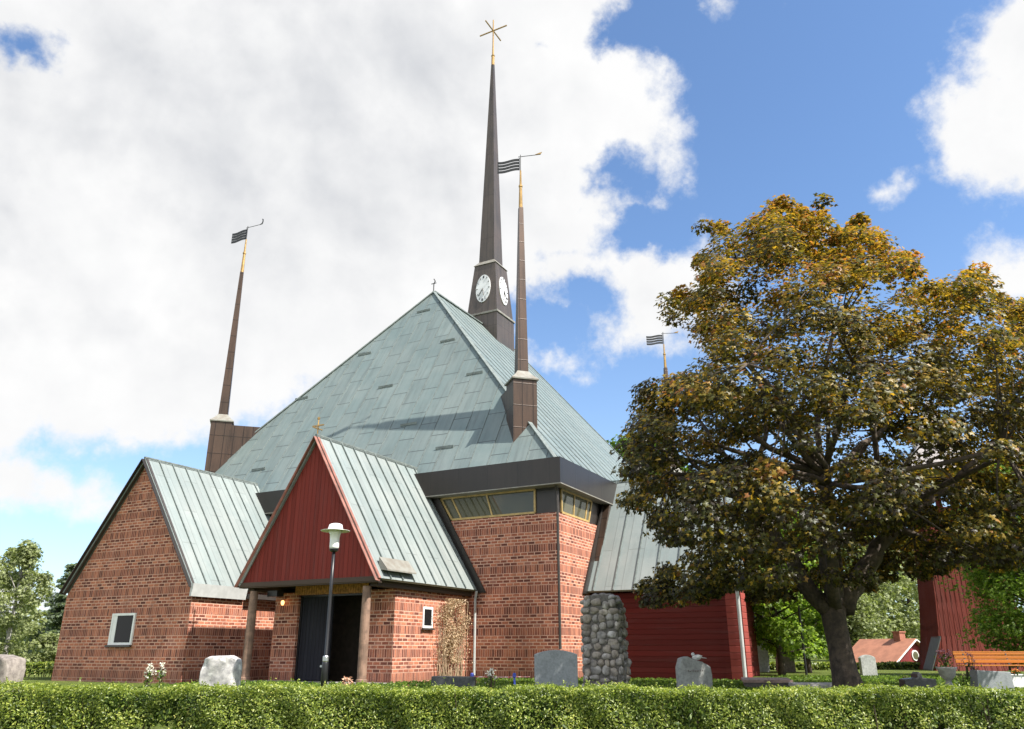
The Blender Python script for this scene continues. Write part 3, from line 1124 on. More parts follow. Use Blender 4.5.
# --- corner turrets with spirelets and banner vanes
def turret(cu, cv, du, dv, top, gold_top, vane_rz, base=7.2, front=0.0, curl=False, wave=1):
    """stands on a hip; (du,dv) points outward along the hip in plan"""
    d = Vector((du, dv)).normalized()
    t = Vector((-d.y, d.x))
    def q(f, s, z):
        return (cu + d.x * f + t.x * s, cv + d.y * f + t.y * s, z)
    h = 0.46
    b = CB()
    b.prism([q(h, -h, base), q(h, h, base), q(-h, h, base), q(-h, -h, base)], (0, 0, top - base))
    tw = church_part(b, 'turret', M_COPPER)
    b = CB()
    b.prism([q(-h - .003, -h + .05, base + .3), q(-h - .003, h - .05, base + .3), q(-2.3, h - .05, base + .3), q(-2.3, -h + .05, base + .3)], (0, 0, top - base - 0.42))
    church_part(b, 'turret_back', M_COPPER, tw)
    # flared cap
    b = CB()
    lv = [(0.52, top + .002), (0.53, top + 0.05), (0.34, top + 0.24), (0.215, top + 0.42)]
    rings = []
    for r_, z_ in lv:
        rings.append([q(r_, -r_, z_), q(r_, r_, z_), q(-r_, r_, z_), q(-r_, -r_, z_)])
    vs = [p for rg in rings for p in rg]
    fs = [(i * 4 + k, i * 4 + (k + 1) % 4, i * 4 + 4 + (k + 1) % 4, i * 4 + 4 + k) for i in range(3) for k in range(4)] + [(3, 2, 1, 0), (12, 13, 14, 15)]
    b.add(vs, fs)
    church_part(b, 'turret_cap', M_CAP, tw)
    z0 = top + 0.42
    z1 = z0 + (gold_top - z0) * 0.80
    b = CB()
    r0, r1 = 0.212, 0.085
    vs = [q(r0, -r0, z0), q(r0, r0, z0), q(-r0, r0, z0), q(-r0, -r0, z0), q(r1, -r1, z1), q(r1, r1, z1), q(-r1, r1, z1), q(-r1, -r1, z1)]
    b.add(vs, [(3, 2, 1, 0), (4, 5, 6, 7)] + [(i, (i + 1) % 4, 4 + (i + 1) % 4, 4 + i) for i in range(4)])
    church_part(b, 'spirelet', M_COPPER, tw)
    b = CB()
    b.lathe([(0.085, z1), (0.062, z1 + (gold_top - z1) * .55), (0.085, z1 + (gold_top - z1) * .56), (0.08, z1 + (gold_top - z1) * .6), (0.05, z1 + (gold_top - z1) * .61), (0.035, gold_top)], (cu, cv, 0), 10)
    church_part(b, 'gilt_finial', M_GOLD, tw)
    # banner vane: a flag of wavy bars and a counter rod
    W_, H_ = 0.95, 0.64
    c0, s0 = math.cos(vane_rz), math.sin(vane_rz)
    def fl(a, z):
        return (cu + c0 * a, cv + s0 * a, gold_top + z)
    b = CB()
    b.tube([fl(0, -0.02), fl(0, H_ + 0.14)], 0.02, 6)
    nb = 4
    for i in range(nb):
        zc = 0.07 + i * (H_ - 0.04) / nb
        hh = 0.112 if not curl else 0.125
        pr = []
        for j in range(11):
            a = 0.04 + W_ * j / 10
            w_ = 0.038 * math.sin(j / 10 * 5.2 + 0.6) * wave
            pr.append((a, zc + w_))
        poly = [fl(a, z - hh / 2) for a, z in pr] + [fl(a, z + hh / 2) for a, z in reversed(pr)]
        b.prism(poly, (-s0 * 0.02, c0 * 0.02, 0))
    b.bar(fl(0.05, 0.03), fl(0.05, H_), 0.024)
    rz_ = H_ + 0.05
    b.tube([fl(0.1, rz_), fl(-0.86, rz_)], 0.014, 6)
    if curl:
        b.tube([fl(-0.80, rz_), fl(-0.92, rz_ + 0.03), fl(-0.96, rz_ + 0.14), fl(-0.95, rz_ + 0.27), fl(-0.89, rz_ + 0.30)], [0.02, 0.035, 0.03, 0.03, 0.02], 6)
    vn = church_part(b, 'weathervane', M_VANE, tw)
    if not curl:
        b = CB()
        b.prism([fl(-0.62, rz_ + .03), fl(-0.86, rz_ + 0.02), fl(-0.92, rz_ + 0.12), fl(-0.80, rz_ + 0.09)], (-s0 * 0.02, c0 * 0.02, 0))
        church_part(b, 'vane_arrow', M_GOLD, vn)
    return tw


turret(13.01, 25.02, -1, -1, 10.36, 19.75, R(-17), base=7.5)
turret(28.86, 25.02, 1, -1, 10.86, 20.65, R(-5), base=7.5, curl=True)
turret(12.50, 42.2, -1, 1, 10.0, 17.8, R(-23), base=6.9)

# --- tall clock spire on the ridge
SV = 36.2


def frustum(b, h0, z0, h1, z1, cu=20.83, cv=SV):
    vs = [(cu + s * h0, cv + w * h0, z0) for s, w in ((-1, -1), (1, -1), (1, 1), (-1, 1))] + [(cu + s * h1, cv + w * h1, z1) for s, w in ((-1, -1), (1, -1), (1, 1), (-1, 1))]
    b.add(vs, [(3, 2, 1, 0), (4, 5, 6, 7)] + [(i, (i + 1) % 4, 4 + (i + 1) % 4, 4 + i) for i in range(4)])


b = CB()
frustum(b, 1.04, 15.6, 1.0, 18.74)
cs = church_part(b, 'clock_spire', M_SPIRE)
b = CB()
frustum(b, 1.06, 18.742, 1.06, 18.85)
church_part(b, 'spire_ledge', M_CAP, cs)
b = CB()
frustum(b, 0.74, 22.05, 0.52, 22.34)
church_part(b, 'spire_ledge', M_CAP, cs)
b = CB()
frustum(b, 0.97, 18.852, 0.69, 22.048)
church_part(b, 'clock_stage', M_SPIRE, cs)
b = CB()
frustum(b, 0.51, 22.342, 0.085, 36.9)
church_part(b, 'spire_needle', M_SPIRE, cs)
b = CB()
b.lathe([(0.11, 36.9), (0.10, 37.6), (0.13, 37.65), (0.07, 37.75), (0.05, 38.5), (0.04, 40.65)], (20.83, SV, 0), 10)
zc = 39.75
b.bar((19.8, SV, zc), (21.86, SV, zc), 0.065)
b.bar((20.83, SV - 1.03, zc), (20.83, SV + 1.03, zc), 0.065)
church_part(b, 'spire_cross', M_GOLD, cs)
# clock faces: white dial, dark hands and hour marks, tilted with the stage
M_DIAL = simple('clock_dial', (0.72, 0.73, 0.74), 0.4, var=0.18, scale=3)
tilt = (0.97 - 0.69) / (22.048 - 18.852)


def clock(normal):
    zc_, R_ = 20.42, 0.47
    RZ = 0.90
    off = 0.97 - (zc_ - 18.852) * tilt
    def cp(a, zz, dep):
        o_ = off - (zz) * tilt + dep
        if normal == 'v':
            return (20.83 + a, SV - o_, zc_ + zz)
        return (20.83 - o_, SV + a, zc_ + zz)
    b = CB()
    n = 40
    f_ = [cp(R_ * math.cos(2 * math.pi * i / n), RZ * math.sin(2 * math.pi * i / n), 0.05) for i in range(n)]
    g_ = [cp(R_ * math.cos(2 * math.pi * i / n), RZ * math.sin(2 * math.pi * i / n), -0.02) for i in range(n)]
    b.add(f_ + g_, [tuple(range(n)), tuple(range(2 * n - 1, n - 1, -1))] + [(i, (i + 1) % n, n + (i + 1) % n, n + i) for i in range(n)])
    cf = church_part(b, 'clock_face', M_DIAL, cs)
    b = CB()
    for i in range(12):
        a = 2 * math.pi * i / 12
        b.bar(cp(R_ * .74 * math.cos(a), RZ * .74 * math.sin(a), 0.058), cp(R_ * .92 * math.cos(a), RZ * .92 * math.sin(a), 0.058), 0.055 if i % 3 else 0.085, 0.012)
    absorb(cf, church_part(b, 'dial_pattern', M_VANE, cs))
    for a, l_, w_ in ((R(250), 0.55, 0.07), (R(318), 0.78, 0.05)):
        b = CB()
        b.bar(cp(0, 0, 0.066), cp(R_ * l_ * math.cos(a), RZ * l_ * math.sin(a), 0.066), w_, 0.014)
        church_part(b, 'clock_hand', M_VANE, cs)


clock('v')
clock('u')
# little iron finial on the roof peak
b = CB()
b.tube([(20.83, 30.35, 18.1), (20.83, 30.35, 18.55), (20.75, 30.35, 18.72), (20.83, 30.35, 18.85)], 0.03, 6)
b.bar((20.68, 30.35, 18.6), (20.98, 30.35, 18.6), 0.03)
church_part(b, 'roof_finial', M_VANE)
# front step
b = CB()
b.box(14.4, 19.5, 18.3, 19.75, -0.25, -0.01)
church_part(b, 'porch_step', stone_mat('step_stone', (0.32, 0.31, 0.29), (0.22, 0.21, 0.2)))

# ------------------------------------------------------------------ trees
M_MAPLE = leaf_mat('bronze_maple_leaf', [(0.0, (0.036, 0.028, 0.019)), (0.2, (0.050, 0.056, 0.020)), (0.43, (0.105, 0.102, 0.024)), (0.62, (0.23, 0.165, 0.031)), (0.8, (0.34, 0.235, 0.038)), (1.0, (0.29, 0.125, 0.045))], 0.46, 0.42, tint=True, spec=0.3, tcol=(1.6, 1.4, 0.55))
M_GREEN = leaf_mat('fresh_green_leaf', [(0.0, (0.055, 0.105, 0.015)), (0.5, (0.10, 0.17, 0.025)), (1.0, (0.17, 0.24, 0.04))], 0.4)
M_LIME = leaf_mat('lime_leaf', [(0.0, (0.08, 0.14, 0.02)), (0.5, (0.16, 0.25, 0.035)), (1.0, (0.28, 0.36, 0.07))], 0.5)
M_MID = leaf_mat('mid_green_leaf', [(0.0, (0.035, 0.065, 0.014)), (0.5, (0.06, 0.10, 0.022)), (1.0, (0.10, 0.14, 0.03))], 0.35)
M_PALE = leaf_mat('pale_grey_green_leaf', [(0.0, (0.15, 0.18, 0.075)), (0.5, (0.21, 0.24, 0.10)), (1.0, (0.28, 0.31, 0.15))], 0.35)
M_FIR = leaf_mat('dark_fir_needles', [(0.0, (0.11, 0.145, 0.10)), (0.5, (0.15, 0.19, 0.13)), (1.0, (0.21, 0.25, 0.17))], 0.5)
M_HEDGE = leaf_mat('hedge_leaf', [(0.0, (0.085, 0.13, 0.02)), (0.45, (0.17, 0.225, 0.034)), (0.8, (0.28, 0.32, 0.055)), (1.0, (0.42, 0.40, 0.12))], 0.35, 0.40, spec=0.5, patchy=True)


def limb(mb, a, b_, r0, r1, wob=0.15, n=6, seed=0):
    rr = random.Random(seed)
    a = Vector(a)
    b_ = Vector(b_)
    Ln = (b_ - a).length
    pts = []
    rad = []
    o1 = Vector((rr.uniform(-1, 1), rr.uniform(-1, 1), rr.uniform(-.4, .8))) * wob * Ln
    for i in range(n + 1):
        t = i / n
        p = a.lerp(b_, t) + o1 * math.sin(math.pi * t) + Vector((rr.uniform(-1, 1), rr.uniform(-1, 1), rr.uniform(-1, 1))) * 0.02 * Ln * (0 < i < n)
        pts.append(p)
        rad.append(r0 + (r1 - r0) * t ** 0.8)
    mb.tube(pts, rad, 7)
    return pts


def maple():
    SCM = 0.85
    base = Vector((8.17, 20.6, 0))
    root = thing('maple_tree', 'broad bronze leaved maple with a forked dark trunk on the lawn', 'tree', base)
    # crown outline seen from the road (metres at the trunk's distance, relative to the trunk foot)
    outl = [(-5.53, 5.04), (-5.22, 6.05), (-4.88, 7.26), (-4.99, 7.43), (-4.48, 8.04), (-3.97, 8.3), (-3.22, 8.24), (-2.56, 8.78), (-2.87, 9.14), (-3.74, 9.63), (-4.01, 10.19), (-3.66, 10.79), (-2.73, 10.89), (-3.14, 11.54), (-3.04, 12.06), (-2.5, 12.26), (-2.66, 12.77), (-2.46, 13.07), (-1.07, 12.87), (-0.47, 13.7), (0.25, 13.94), (0.58, 13.42), (1.02, 13.83), (1.51, 13.87), (1.19, 12.87), (1.67, 12.87), (2.23, 13.25), (2.87, 12.53), (3.14, 12.03), (3.65, 11.93), (3.82, 11.21), (4.38, 10.95), (5.19, 11.67), (5.65, 11.6), (5.75, 10.7), (6.54, 10.38), (7.63, 9.39), (8.22, 7.31), (7.56, 4.57), (6.39, 2.74), (4.88, 2.88), (3.85, 2.74), (3.26, 2.98), (2.42, 2.54), (1.68, 2.69), (0.91, 2.29), (-0.42, 2.15), (-1.15, 1.96), (-2.35, 1.76), (-2.54, 2.29), (-3.46, 1.96), (-4.96, 1.96), (-5.14, 2.29), (-4.39, 3.03), (-3.6, 3.33), (-4.6, 3.74), (-5.14, 4.44)]
    ox = np.array([p[0] for p in outl])
    oz = np.array([p[1] for p in outl])

    def inside(x, z):
        j = len(ox) - 1
        c = False
        for i in range(len(ox)):
            if (oz[i] > z) != (oz[j] > z) and x < (ox[j] - ox[i]) * (z - oz[i]) / (oz[j] - oz[i]) + ox[i]:
                c = not c
            j = i
        return c

    def seen(p):
        """where a point of the crown lands on the trunk's distance plane, looking from the road"""
        k = base.y / (base.y + p[1])
        return (p[0] + base.x) * k - base.x, (p[2] - EYE) * k + EYE
    zs = np.array([2.0, 3.0, 5.0, 7.0, 9.0, 11.0, 12.5, 13.8])
    dep = np.array([3.6, 4.6, 5.2, 5.2, 4.6, 3.5, 2.3, 0.9])
    rr = np.random.default_rng(5)
    cl = []
    tries = 0
    while len(cl) < 620 and tries < 90000:
        tries += 1
        x, z = rr.uniform(-5.9, 9.0), rr.uniform(1.9, 14.2)
        hd = np.interp(z, zs, dep)
        y = rr.uniform(-1, 1) * hd
        p = np.array([x, y, z])
        sx, sz = seen(p)
        m_ = 0.50
        if not all(inside(sx + a * m_, sz + b2 * m_) for a, b2 in ((1, 0), (-1, 0), (0, .7), (0, -.7))):
            continue
        far = 0.0
        for k in (0.9, 1.5, 2.2, 3.0):
            if all(inside(sx + a * k, sz + b2 * k) for a, b2 in ((1, 0), (-1, 0), (0, 1), (0, -1))):
                far = k
        q = max(abs(y) / hd, 1.0 - far / 3.4)
        if rr.uniform() > 0.18 + 0.9 * q ** 1.5:
            continue
        if z < 3.6 and abs(x) < 2.2 and abs(y) < 3:
            continue
        # layered boughs: foliage gathers in tilted shelves with gaps between
        g = math.sin(2.3 * z + 0.55 * x * math.copysign(1, x) + 0.5 * y) + 0.8 * math.sin(1.2 * x + 0.7 * y + 1.0) + 0.6 * math.sin(0.9 * x - 1.3 * y + 1.0 * z + 2.0)
        if g < -0.52 + rr.uniform(-0.3, 0.3):
            continue
        if any(np.linalg.norm((p - c[0]) * (1, 1, 1.6)) < 0.50 for c in cl):
            continue
        cl.append((p, 0.55 + 0.45 * q))
    # sprays reaching the outline
    n_ = 0
    tries = 0
    while n_ < 230 and tries < 60000:
        tries += 1
        x, z = rr.uniform(-6.1, 9.0), rr.uniform(1.9, 14.4)
        hd = np.interp(z, zs, dep) * 0.8
        y = rr.uniform(-1, 1) * hd
        p = np.array([x, y, z])
        sx, sz = seen(p)
        if inside(sx, sz) and not all(inside(sx + a * .62, sz + b2 * .62) for a, b2 in ((1, 0), (-1, 0), (0, 1), (0, -1))):
            if all(inside(sx + a * .13, sz + b2 * .13) for a, b2 in ((1, 0), (-1, 0), (0, 1), (0, -1))):
                cl.append((p, 1.1))
                n_ += 1
    P, N, S, T = [], [], [], []
    for p, q in cl:
        small = q > 1.05
        n = int(rr.uniform(75, 120)) if small else int(rr.uniform(160, 235))
        rad = rr.uniform(0.26, 0.40) if small else rr.uniform(0.50, 0.78)
        d = unit(rr.normal(size=(n, 3)))
        rdl = rr.uniform(0.25, 1, size=(n, 1)) ** 0.5
        off = d * rdl * rad * np.array([1, 1, 0.45])
        off[:, 2] -= 0.18 * (np.hypot(off[:, 0], off[:, 1]) / rad) ** 2
        P.append(p + off)
        out = unit((p - np.array([0.5, 0, 6.5]))[None, :])
        N.append(unit(d * 0.5 + out * 0.5 + np.array([0, 0, 0.75]) + rr.normal(size=(n, 3)) * 0.38))
        S.append(rr.uniform(0.07, 0.135, size=n))
        # young bronze growth: upper, outer twigs; older leaves are dark green
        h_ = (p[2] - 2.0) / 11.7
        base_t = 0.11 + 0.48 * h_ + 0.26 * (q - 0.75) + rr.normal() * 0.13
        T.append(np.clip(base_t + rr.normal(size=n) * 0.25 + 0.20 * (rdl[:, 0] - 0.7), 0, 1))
    P = np.concatenate(P) * np.array([SCM, SCM, SCM])
    root.location = (8.17 * SCM, 20.6 * SCM, EYE * (1 - SCM) - 0.02)
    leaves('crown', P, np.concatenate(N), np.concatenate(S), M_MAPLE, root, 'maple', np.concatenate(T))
    # trunk and limbs
    mb = MB()
    mb.tube([(0.02, 0, -0.2), (-.02, 0, 0.05), (-.06, 0, 0.4), (-.10, 0, 1.0), (-.14, 0.02, 1.6), (-.10, .05, 2.1)], [0.48, 0.37, 0.31, 0.28, 0.285, 0.33], 14)
    tops = []
    specs = [((-.24, 0, 1.85), (-1.6, 0.3, 4.6), .24, .15), ((-.05, 0.05, 1.9), (0.0, -.3, 5.2), .26, .17), ((0.10, 0, 1.85), (1.9, .4, 3.9), .30, .18),
             ((0.0, .2, 1.9), (.8, 2.0, 5.0), .2, .12), ((-.1, -.1, 1.9), (-.6, -2.0, 4.6), .18, .11)]
    for i, (a, c, r0, r1) in enumerate(specs):
        limb(mb, a, c, r0, r1, 0.10, 7, i + 3)
        tops.append((Vector(c), r1))
    big = [c for c in cl if c[1] < 1.05]
    mids = []
    for i in range(34):
        c, r_ = tops[i % 5]
        pts = [Vector(p) for p, q in big if (Vector(p) - c).length < 5.2 and p[2] > c.z - 0.6]
        tgt = pts[rr.integers(len(pts))]
        e = c.lerp(tgt, 0.85)
        limb(mb, c, e, r_ * 0.62, 0.05, 0.10, 5, 50 + i)
        mids.append(e)
        mids.append(c.lerp(tgt, 0.5))
    for i, (p, q) in enumerate(cl):
        if i % 2 and q < 1.05:
            continue
        p = Vector(p)
        e = min(mids, key=lambda m: (m - p).length)
        if (e - p).length < (1.5 if q > 1.05 else 2.6):
            limb(mb, e, p, 0.034, 0.010, 0.08, 3, 200 + i)
    mb.v = [tuple(c * SCM for c in p) for p in mb.v]
    mb.build('trunk', M_BARK, root, smooth=True)


maple()


def tree(name, label, loc, h, rx, ry, mat, z0=0.15, n_cl=110, per=70, size=0.3, trunk_r=0.2, seed=1, bark=None, group=None, shape='round', tmpl='sprig', clr=None, cat='tree', droop=0.0):
    rr = np.random.default_rng(seed)
    root = thing(name, label, cat, loc, 0, group)
    zb = h * z0
    hc = h - zb
    C = []
    for i in range(n_cl):
        if shape == 'cone':
            t = rr.uniform(0, 1) ** 1.35
            z = zb + hc * t
            r_ = (1 - t) ** 0.9
            z -= 0.0
        else:
            t = rr.uniform(0.0, 1)
            z = zb + hc * t
            r_ = math.sqrt(max(0.03, 1 - (2 * t - 0.85) ** 2 / 1.35)) if shape == 'round' else max(0.06, math.sin(math.pi * min(1, t * 0.80 + 0.2)) ** 0.8)
        a = rr.uniform(0, 6.283)
        q = rr.uniform(0, 1) ** 0.42 * rr.uniform(0.85, 1.08)
        C.append(np.array([rx * r_ * q * math.cos(a), ry * r_ * q * math.sin(a), z]))
    P, N, S = [], [], []
    cr = clr or 0.17 * (rx + ry)
    for p in C:
        n = int(per * rr.uniform(0.7, 1.3))
        d = unit(rr.normal(size=(n, 3)))
        rad = cr * rr.uniform(0.6, 1.15)
        off = d * rr.uniform(0.3, 1, size=(n, 1)) ** 0.5 * rad * np.array([1, 1, 0.6 if shape != 'cone' else 0.3])
        if droop:
            off[:, 2] -= droop * rr.uniform(0, 1, size=n) ** 2
        P.append(p + off)
        N.append(unit(d * 0.6 + np.array([0, 0, 0.7]) + rr.normal(size=(n, 3)) * 0.45))
        S.append(rr.uniform(0.7, 1.25, size=n) * size)
    leaves('crown', np.concatenate(P), np.concatenate(N), np.concatenate(S), mat, root, tmpl)
    mb = MB()
    mb.tube([(0, 0, -0.2), (0.02, 0, zb * 0.5), (-.03, .03, zb + hc * .3), (0, 0, h * 0.85)], [trunk_r * 1.25, trunk_r, trunk_r * .7, trunk_r * .15], 9)
    for i in range(0, len(C), 3):
        p = C[i]
        limb(mb, (0, 0, max(zb * 0.8, p[2] * 0.72)), p, trunk_r * 0.28, 0.015, 0.08, 3, seed * 100 + i)
    mb.build('trunk', bark or M_BARK, root, smooth=True)
    return root


# beside and behind the maple
G = 'green trees behind the churchyard'
tree('lime_tree', 'bright green leafy tree behind the maple trunk beside the red corner pier', (9.9, 31.0, 0), 7.0, 2.1, 2.0, M_LIME, 0.13, 130, 75, 0.22, 0.13, 21, group=G, shape='tall')
tree('lime_tree', 'small sunlit green tree just left of the maple trunk', (12.3, 35.0, 0), 7.2, 2.0, 2.0, M_LIME, 0.12, 110, 70, 0.24, 0.12, 22, group=G, shape='tall')
tree('ash_tree', 'tall bright green tree rising above the right end of the church roof', (9.2, 56.0, 0), 15.4, 4.6, 4.2, M_GREEN, 0.2, 150, 75, 0.45, 0.3, 23, group=G)
tree('thuja_tree', 'dense bright green thuja in front of the red bell tower', (19.45, 29.5, 0), 8.2, 2.85, 2.5, M_LIME, 0.07, 320, 130, 0.15, 0.25, 24, shape='tall')
tree('willow_tree', 'pale grey green willow left of the red roofed cottage', (25.2, 62.0, 0), 5.6, 2.3, 2.3, M_PALE, 0.05, 120, 70, 0.3, 0.25, 25, droop=1.2)
tree('willow_tree', 'pale tall willow behind the red roofed cottage', (36.0, 84.0, 0), 12.5, 5.6, 5.0, M_PALE, 0.08, 150, 70, 0.5, 0.35, 26, droop=1.5)
tree('poplar_tree', 'tall pale green tree beyond the cottage close to the bell tower', (44.5, 92.0, 0), 13.0, 5.0, 5.0, M_PALE, 0.1, 130, 70, 0.5, 0.3, 27)
tree('oak_tree', 'rounded green tree in shade left of the maple behind slender gravestones', (13.8, 46.0, 0), 9.5, 4.2, 3.5, M_MID, 0.12, 150, 70, 0.36, 0.25, 28, group=G)
# left of the church
tree('birch_tree', 'airy yellow green birch at the left edge beyond the graves', (-26.6, 44.0, 0), 6.5, 1.9, 1.8, M_PALE, 0.14, 75, 60, 0.22, 0.13, 31, bark=M_BARK_PALE, clr=0.5, shape='tall', droop=0.5)
tree('spruce_tree', 'blue green spruce close to the left corner of the brick wing', (-31.4, 58.0, 0), 6.6, 2.1, 2.1, M_FIR, 0.06, 110, 55, 0.3, 0.14, 32, shape='cone', clr=0.55)
tree('spruce_tree', 'darker low spruce between the birch and the tall spruce', (-33.5, 61.0, 0), 4.4, 2.4, 2.2, M_FIR, 0.06, 90, 55, 0.3, 0.14, 33, shape='cone', clr=0.6)
tree('birch_tree', 'second birch half hidden behind the leftmost one', (-31.0, 50.0, 0), 6.8, 2.0, 1.8, M_PALE, 0.12, 75, 55, 0.25, 0.13, 34, bark=M_BARK_PALE, clr=0.5, shape='tall', droop=0.5)
tree('bush', 'low dark green bush in the meadow left of the church', (-25.8, 47.0, 0), 1.6, 2.2, 1.4, M_PALE, 0.02, 40, 60, 0.22, 0.06, 35, cat='bush')  # leaves take the paler tone that stands in for haze


def treeline():
    rr = np.random.default_rng(77)
    P, N, S = [], [], []
    for i in range(430):
        a = R(rr.uniform(-52, 52))
        r_ = rr.uniform(115, 190)
        h_ = rr.uniform(4, 8.5) * (1.0 if a < 0 else 1.25)
        c = np.array([r_ * math.sin(a), r_ * math.cos(a), h_ * 0.5 - 0.6])
        n = 90
        d = unit(rr.normal(size=(n, 3)))
        P.append(c + d * rr.uniform(0.5, 1, size=(n, 1)) * np.array([2.6, 2.6, h_ * 0.55]))
        N.append(unit(d + np.array([0, 0, 0.6]) + rr.normal(size=(n, 3)) * 0.4))
        S.append(rr.uniform(0.8, 1.4, size=n))
    o = leaves('treeline', np.concatenate(P), np.concatenate(N), np.concatenate(S), M_PALE, None, 'sprig')  # pale leaf colour stands in for distance haze
    tag(o, 'far-off band of mixed woodland along the horizon', 'woodland', kind='stuff')


treeline()


# ------------------------------------------------------------------ hedges
def hedge(name, label, x0, x1, y, depth, z0, ztop, dens, size, mat, gaps=(), seed=3, slope=0.0, zb=None):
    rr = np.random.default_rng(seed)
    root = thing(name, label, 'hedge', ((x0 + x1) / 2, y, z0))
    Lx = x1 - x0
    cx = (x0 + x1) / 2

    def bulge(x, z):
        return 0.05 * np.sin(x * 2.1 + 1) + 0.035 * np.sin(x * 5.3 + z * 6) + 0.03 * np.sin(x * 11 + z * 9)

    def top(x):
        return ztop + slope * (x - cx) + 0.016 * np.sin(x * 1.7) + 0.016 * np.sin(x * 6.1) + 0.010 * np.sin(x * 14.3 + 1)
    P, N = [], []
    # front and back faces
    H = ztop - z0
    for sgn, k in ((-1, 1.0), (1, 0.45)):
        n = int(dens * Lx * H * k)
        x = rr.uniform(x0, x1, n)
        z = z0 + (top(x) - z0) * rr.uniform(0, 1, n) ** 0.85
        dep = np.abs(rr.normal(0, 0.075, n))
        yy = sgn * (depth / 2 + bulge(x, z) - dep)
        P.append(np.stack([x - cx, yy, z - z0], 1))
        N.append(unit(np.stack([rr.normal(0, .5, n), sgn * (0.75 + rr.normal(0, .4, n)), 0.55 + rr.normal(0, .5, n)], 1)))
    n = int(dens * Lx * depth * 0.8)
    x = rr.uniform(x0, x1, n)
    yy = rr.uniform(-depth / 2 - .04, depth / 2, n)
    z = top(x) + rr.normal(0, 0.012, n) - np.abs(rr.normal(0, 0.04, n)) + (rr.uniform(0, 1, n) > 0.985) * rr.uniform(0, .06, n)
    P.append(np.stack([x - cx, yy, z - z0], 1))
    N.append(unit(np.stack([rr.normal(0, .5, n), rr.normal(0, .5, n), 0.9 + rr.normal(0, .4, n)], 1)))
    # stray shoots standing out of the clipped top and face
    for i in range(int(Lx * 5 * min(1, dens / 2000))):
        sx = rr.uniform(x0, x1)
        L_ = rr.uniform(.03, .11)
        k_ = rr.integers(4, 9)
        f_ = rr.uniform(0, 1, k_)
        lean = rr.normal(0, .35, 2)
        yb = rr.uniform(-depth / 2, depth / 3)
        P.append(np.stack([sx - cx + lean[0] * L_ * f_, yb + lean[1] * L_ * f_, top(sx) - z0 + L_ * f_], 1))
        N.append(unit(rr.normal(size=(k_, 3)) + np.array([0, -.3, .5])))
    P = np.concatenate(P)
    N = np.concatenate(N)
    keep = np.ones(len(P), bool)
    # thin patches where the clipped face lets twigs show
    thin = np.sin(P[:, 0] * 3.1 + 4 * P[:, 2]) + np.sin(P[:, 0] * 7.3 - 9 * P[:, 2] + 2) + np.sin(P[:, 0] * 1.3 + 1)
    keep &= ~((thin > 1.3) & (P[:, 2] < H * .92) & (rr.uniform(0, 1, len(P)) < 0.7))
    for gx, gw, gz in gaps:
        inside = (np.abs(P[:, 0] + cx - gx) < gw * (1 - (P[:, 2] + z0 - z0) / max(gz - z0, .01) * 0.5)) & (P[:, 2] + z0 < gz)
        keep &= ~(inside & (rr.uniform(0, 1, len(P)) < 0.9))
    P, N = P[keep], N[keep]
    leaves('foliage', P, N, rr.uniform(0.75, 1.3, len(P)) * size, mat, root, 'oval')
    mb = MB()
    x = x0 + 0.1
    i = 0
    while x < x1:
        if not any(abs(x - g[0]) < g[1] * .55 for g in gaps):
            for j in range(2):
                y_ = rr.uniform(-.3, .3) * depth
                limb(mb, (x - cx, y_, -0.1), (x - cx + rr.uniform(-.2, .2), y_ + rr.uniform(-.1, .1), H * rr.uniform(.7, .92)), 0.016, 0.005, 0.06, 3, seed * 999 + i)
                i += 1
        x += rr.uniform(0.10, 0.2)
    mb.build('stem', M_TWIG, root)
    # dense inside of the clipped bush, filled with larger, darker leaves
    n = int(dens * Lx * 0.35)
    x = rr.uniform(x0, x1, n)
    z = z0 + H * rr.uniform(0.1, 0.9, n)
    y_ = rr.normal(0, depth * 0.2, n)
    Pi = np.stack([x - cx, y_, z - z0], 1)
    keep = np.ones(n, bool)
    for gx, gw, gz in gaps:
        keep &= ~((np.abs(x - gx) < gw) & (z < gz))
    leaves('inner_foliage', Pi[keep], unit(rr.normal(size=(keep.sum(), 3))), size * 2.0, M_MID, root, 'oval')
    return root


hedge('hedge', 'clipped yellow green hedge running across the front of the churchyard', -10.5, 10.5, 10.25, 0.62, -0.20, 0.438, 5200, 0.034, M_HEDGE,
      gaps=((-4.25, 0.26, 0.02), (-2.9, 0.15, 0.03), (4.98, 0.10, 0.06)), seed=3, slope=-0.003)
hedge('hedge', 'low distant clipped hedge left of the brick wing', -24.5, -14.5, 33.0, 0.8, 0, 0.42, 420, 0.11, M_HEDGE, seed=4)
hedge('hedge', 'low distant clipped hedge in front of the red roofed cottage', 14.5, 34.0, 42.0, 0.8, 0, 0.30, 380, 0.13, M_HEDGE, seed=5)
hedge('hedge', 'low clipped hedge behind the slender gravestones left of the maple', 9.0, 15.4, 40.0, 0.7, 0, 0.32, 380, 0.13, M_HEDGE, seed=6)


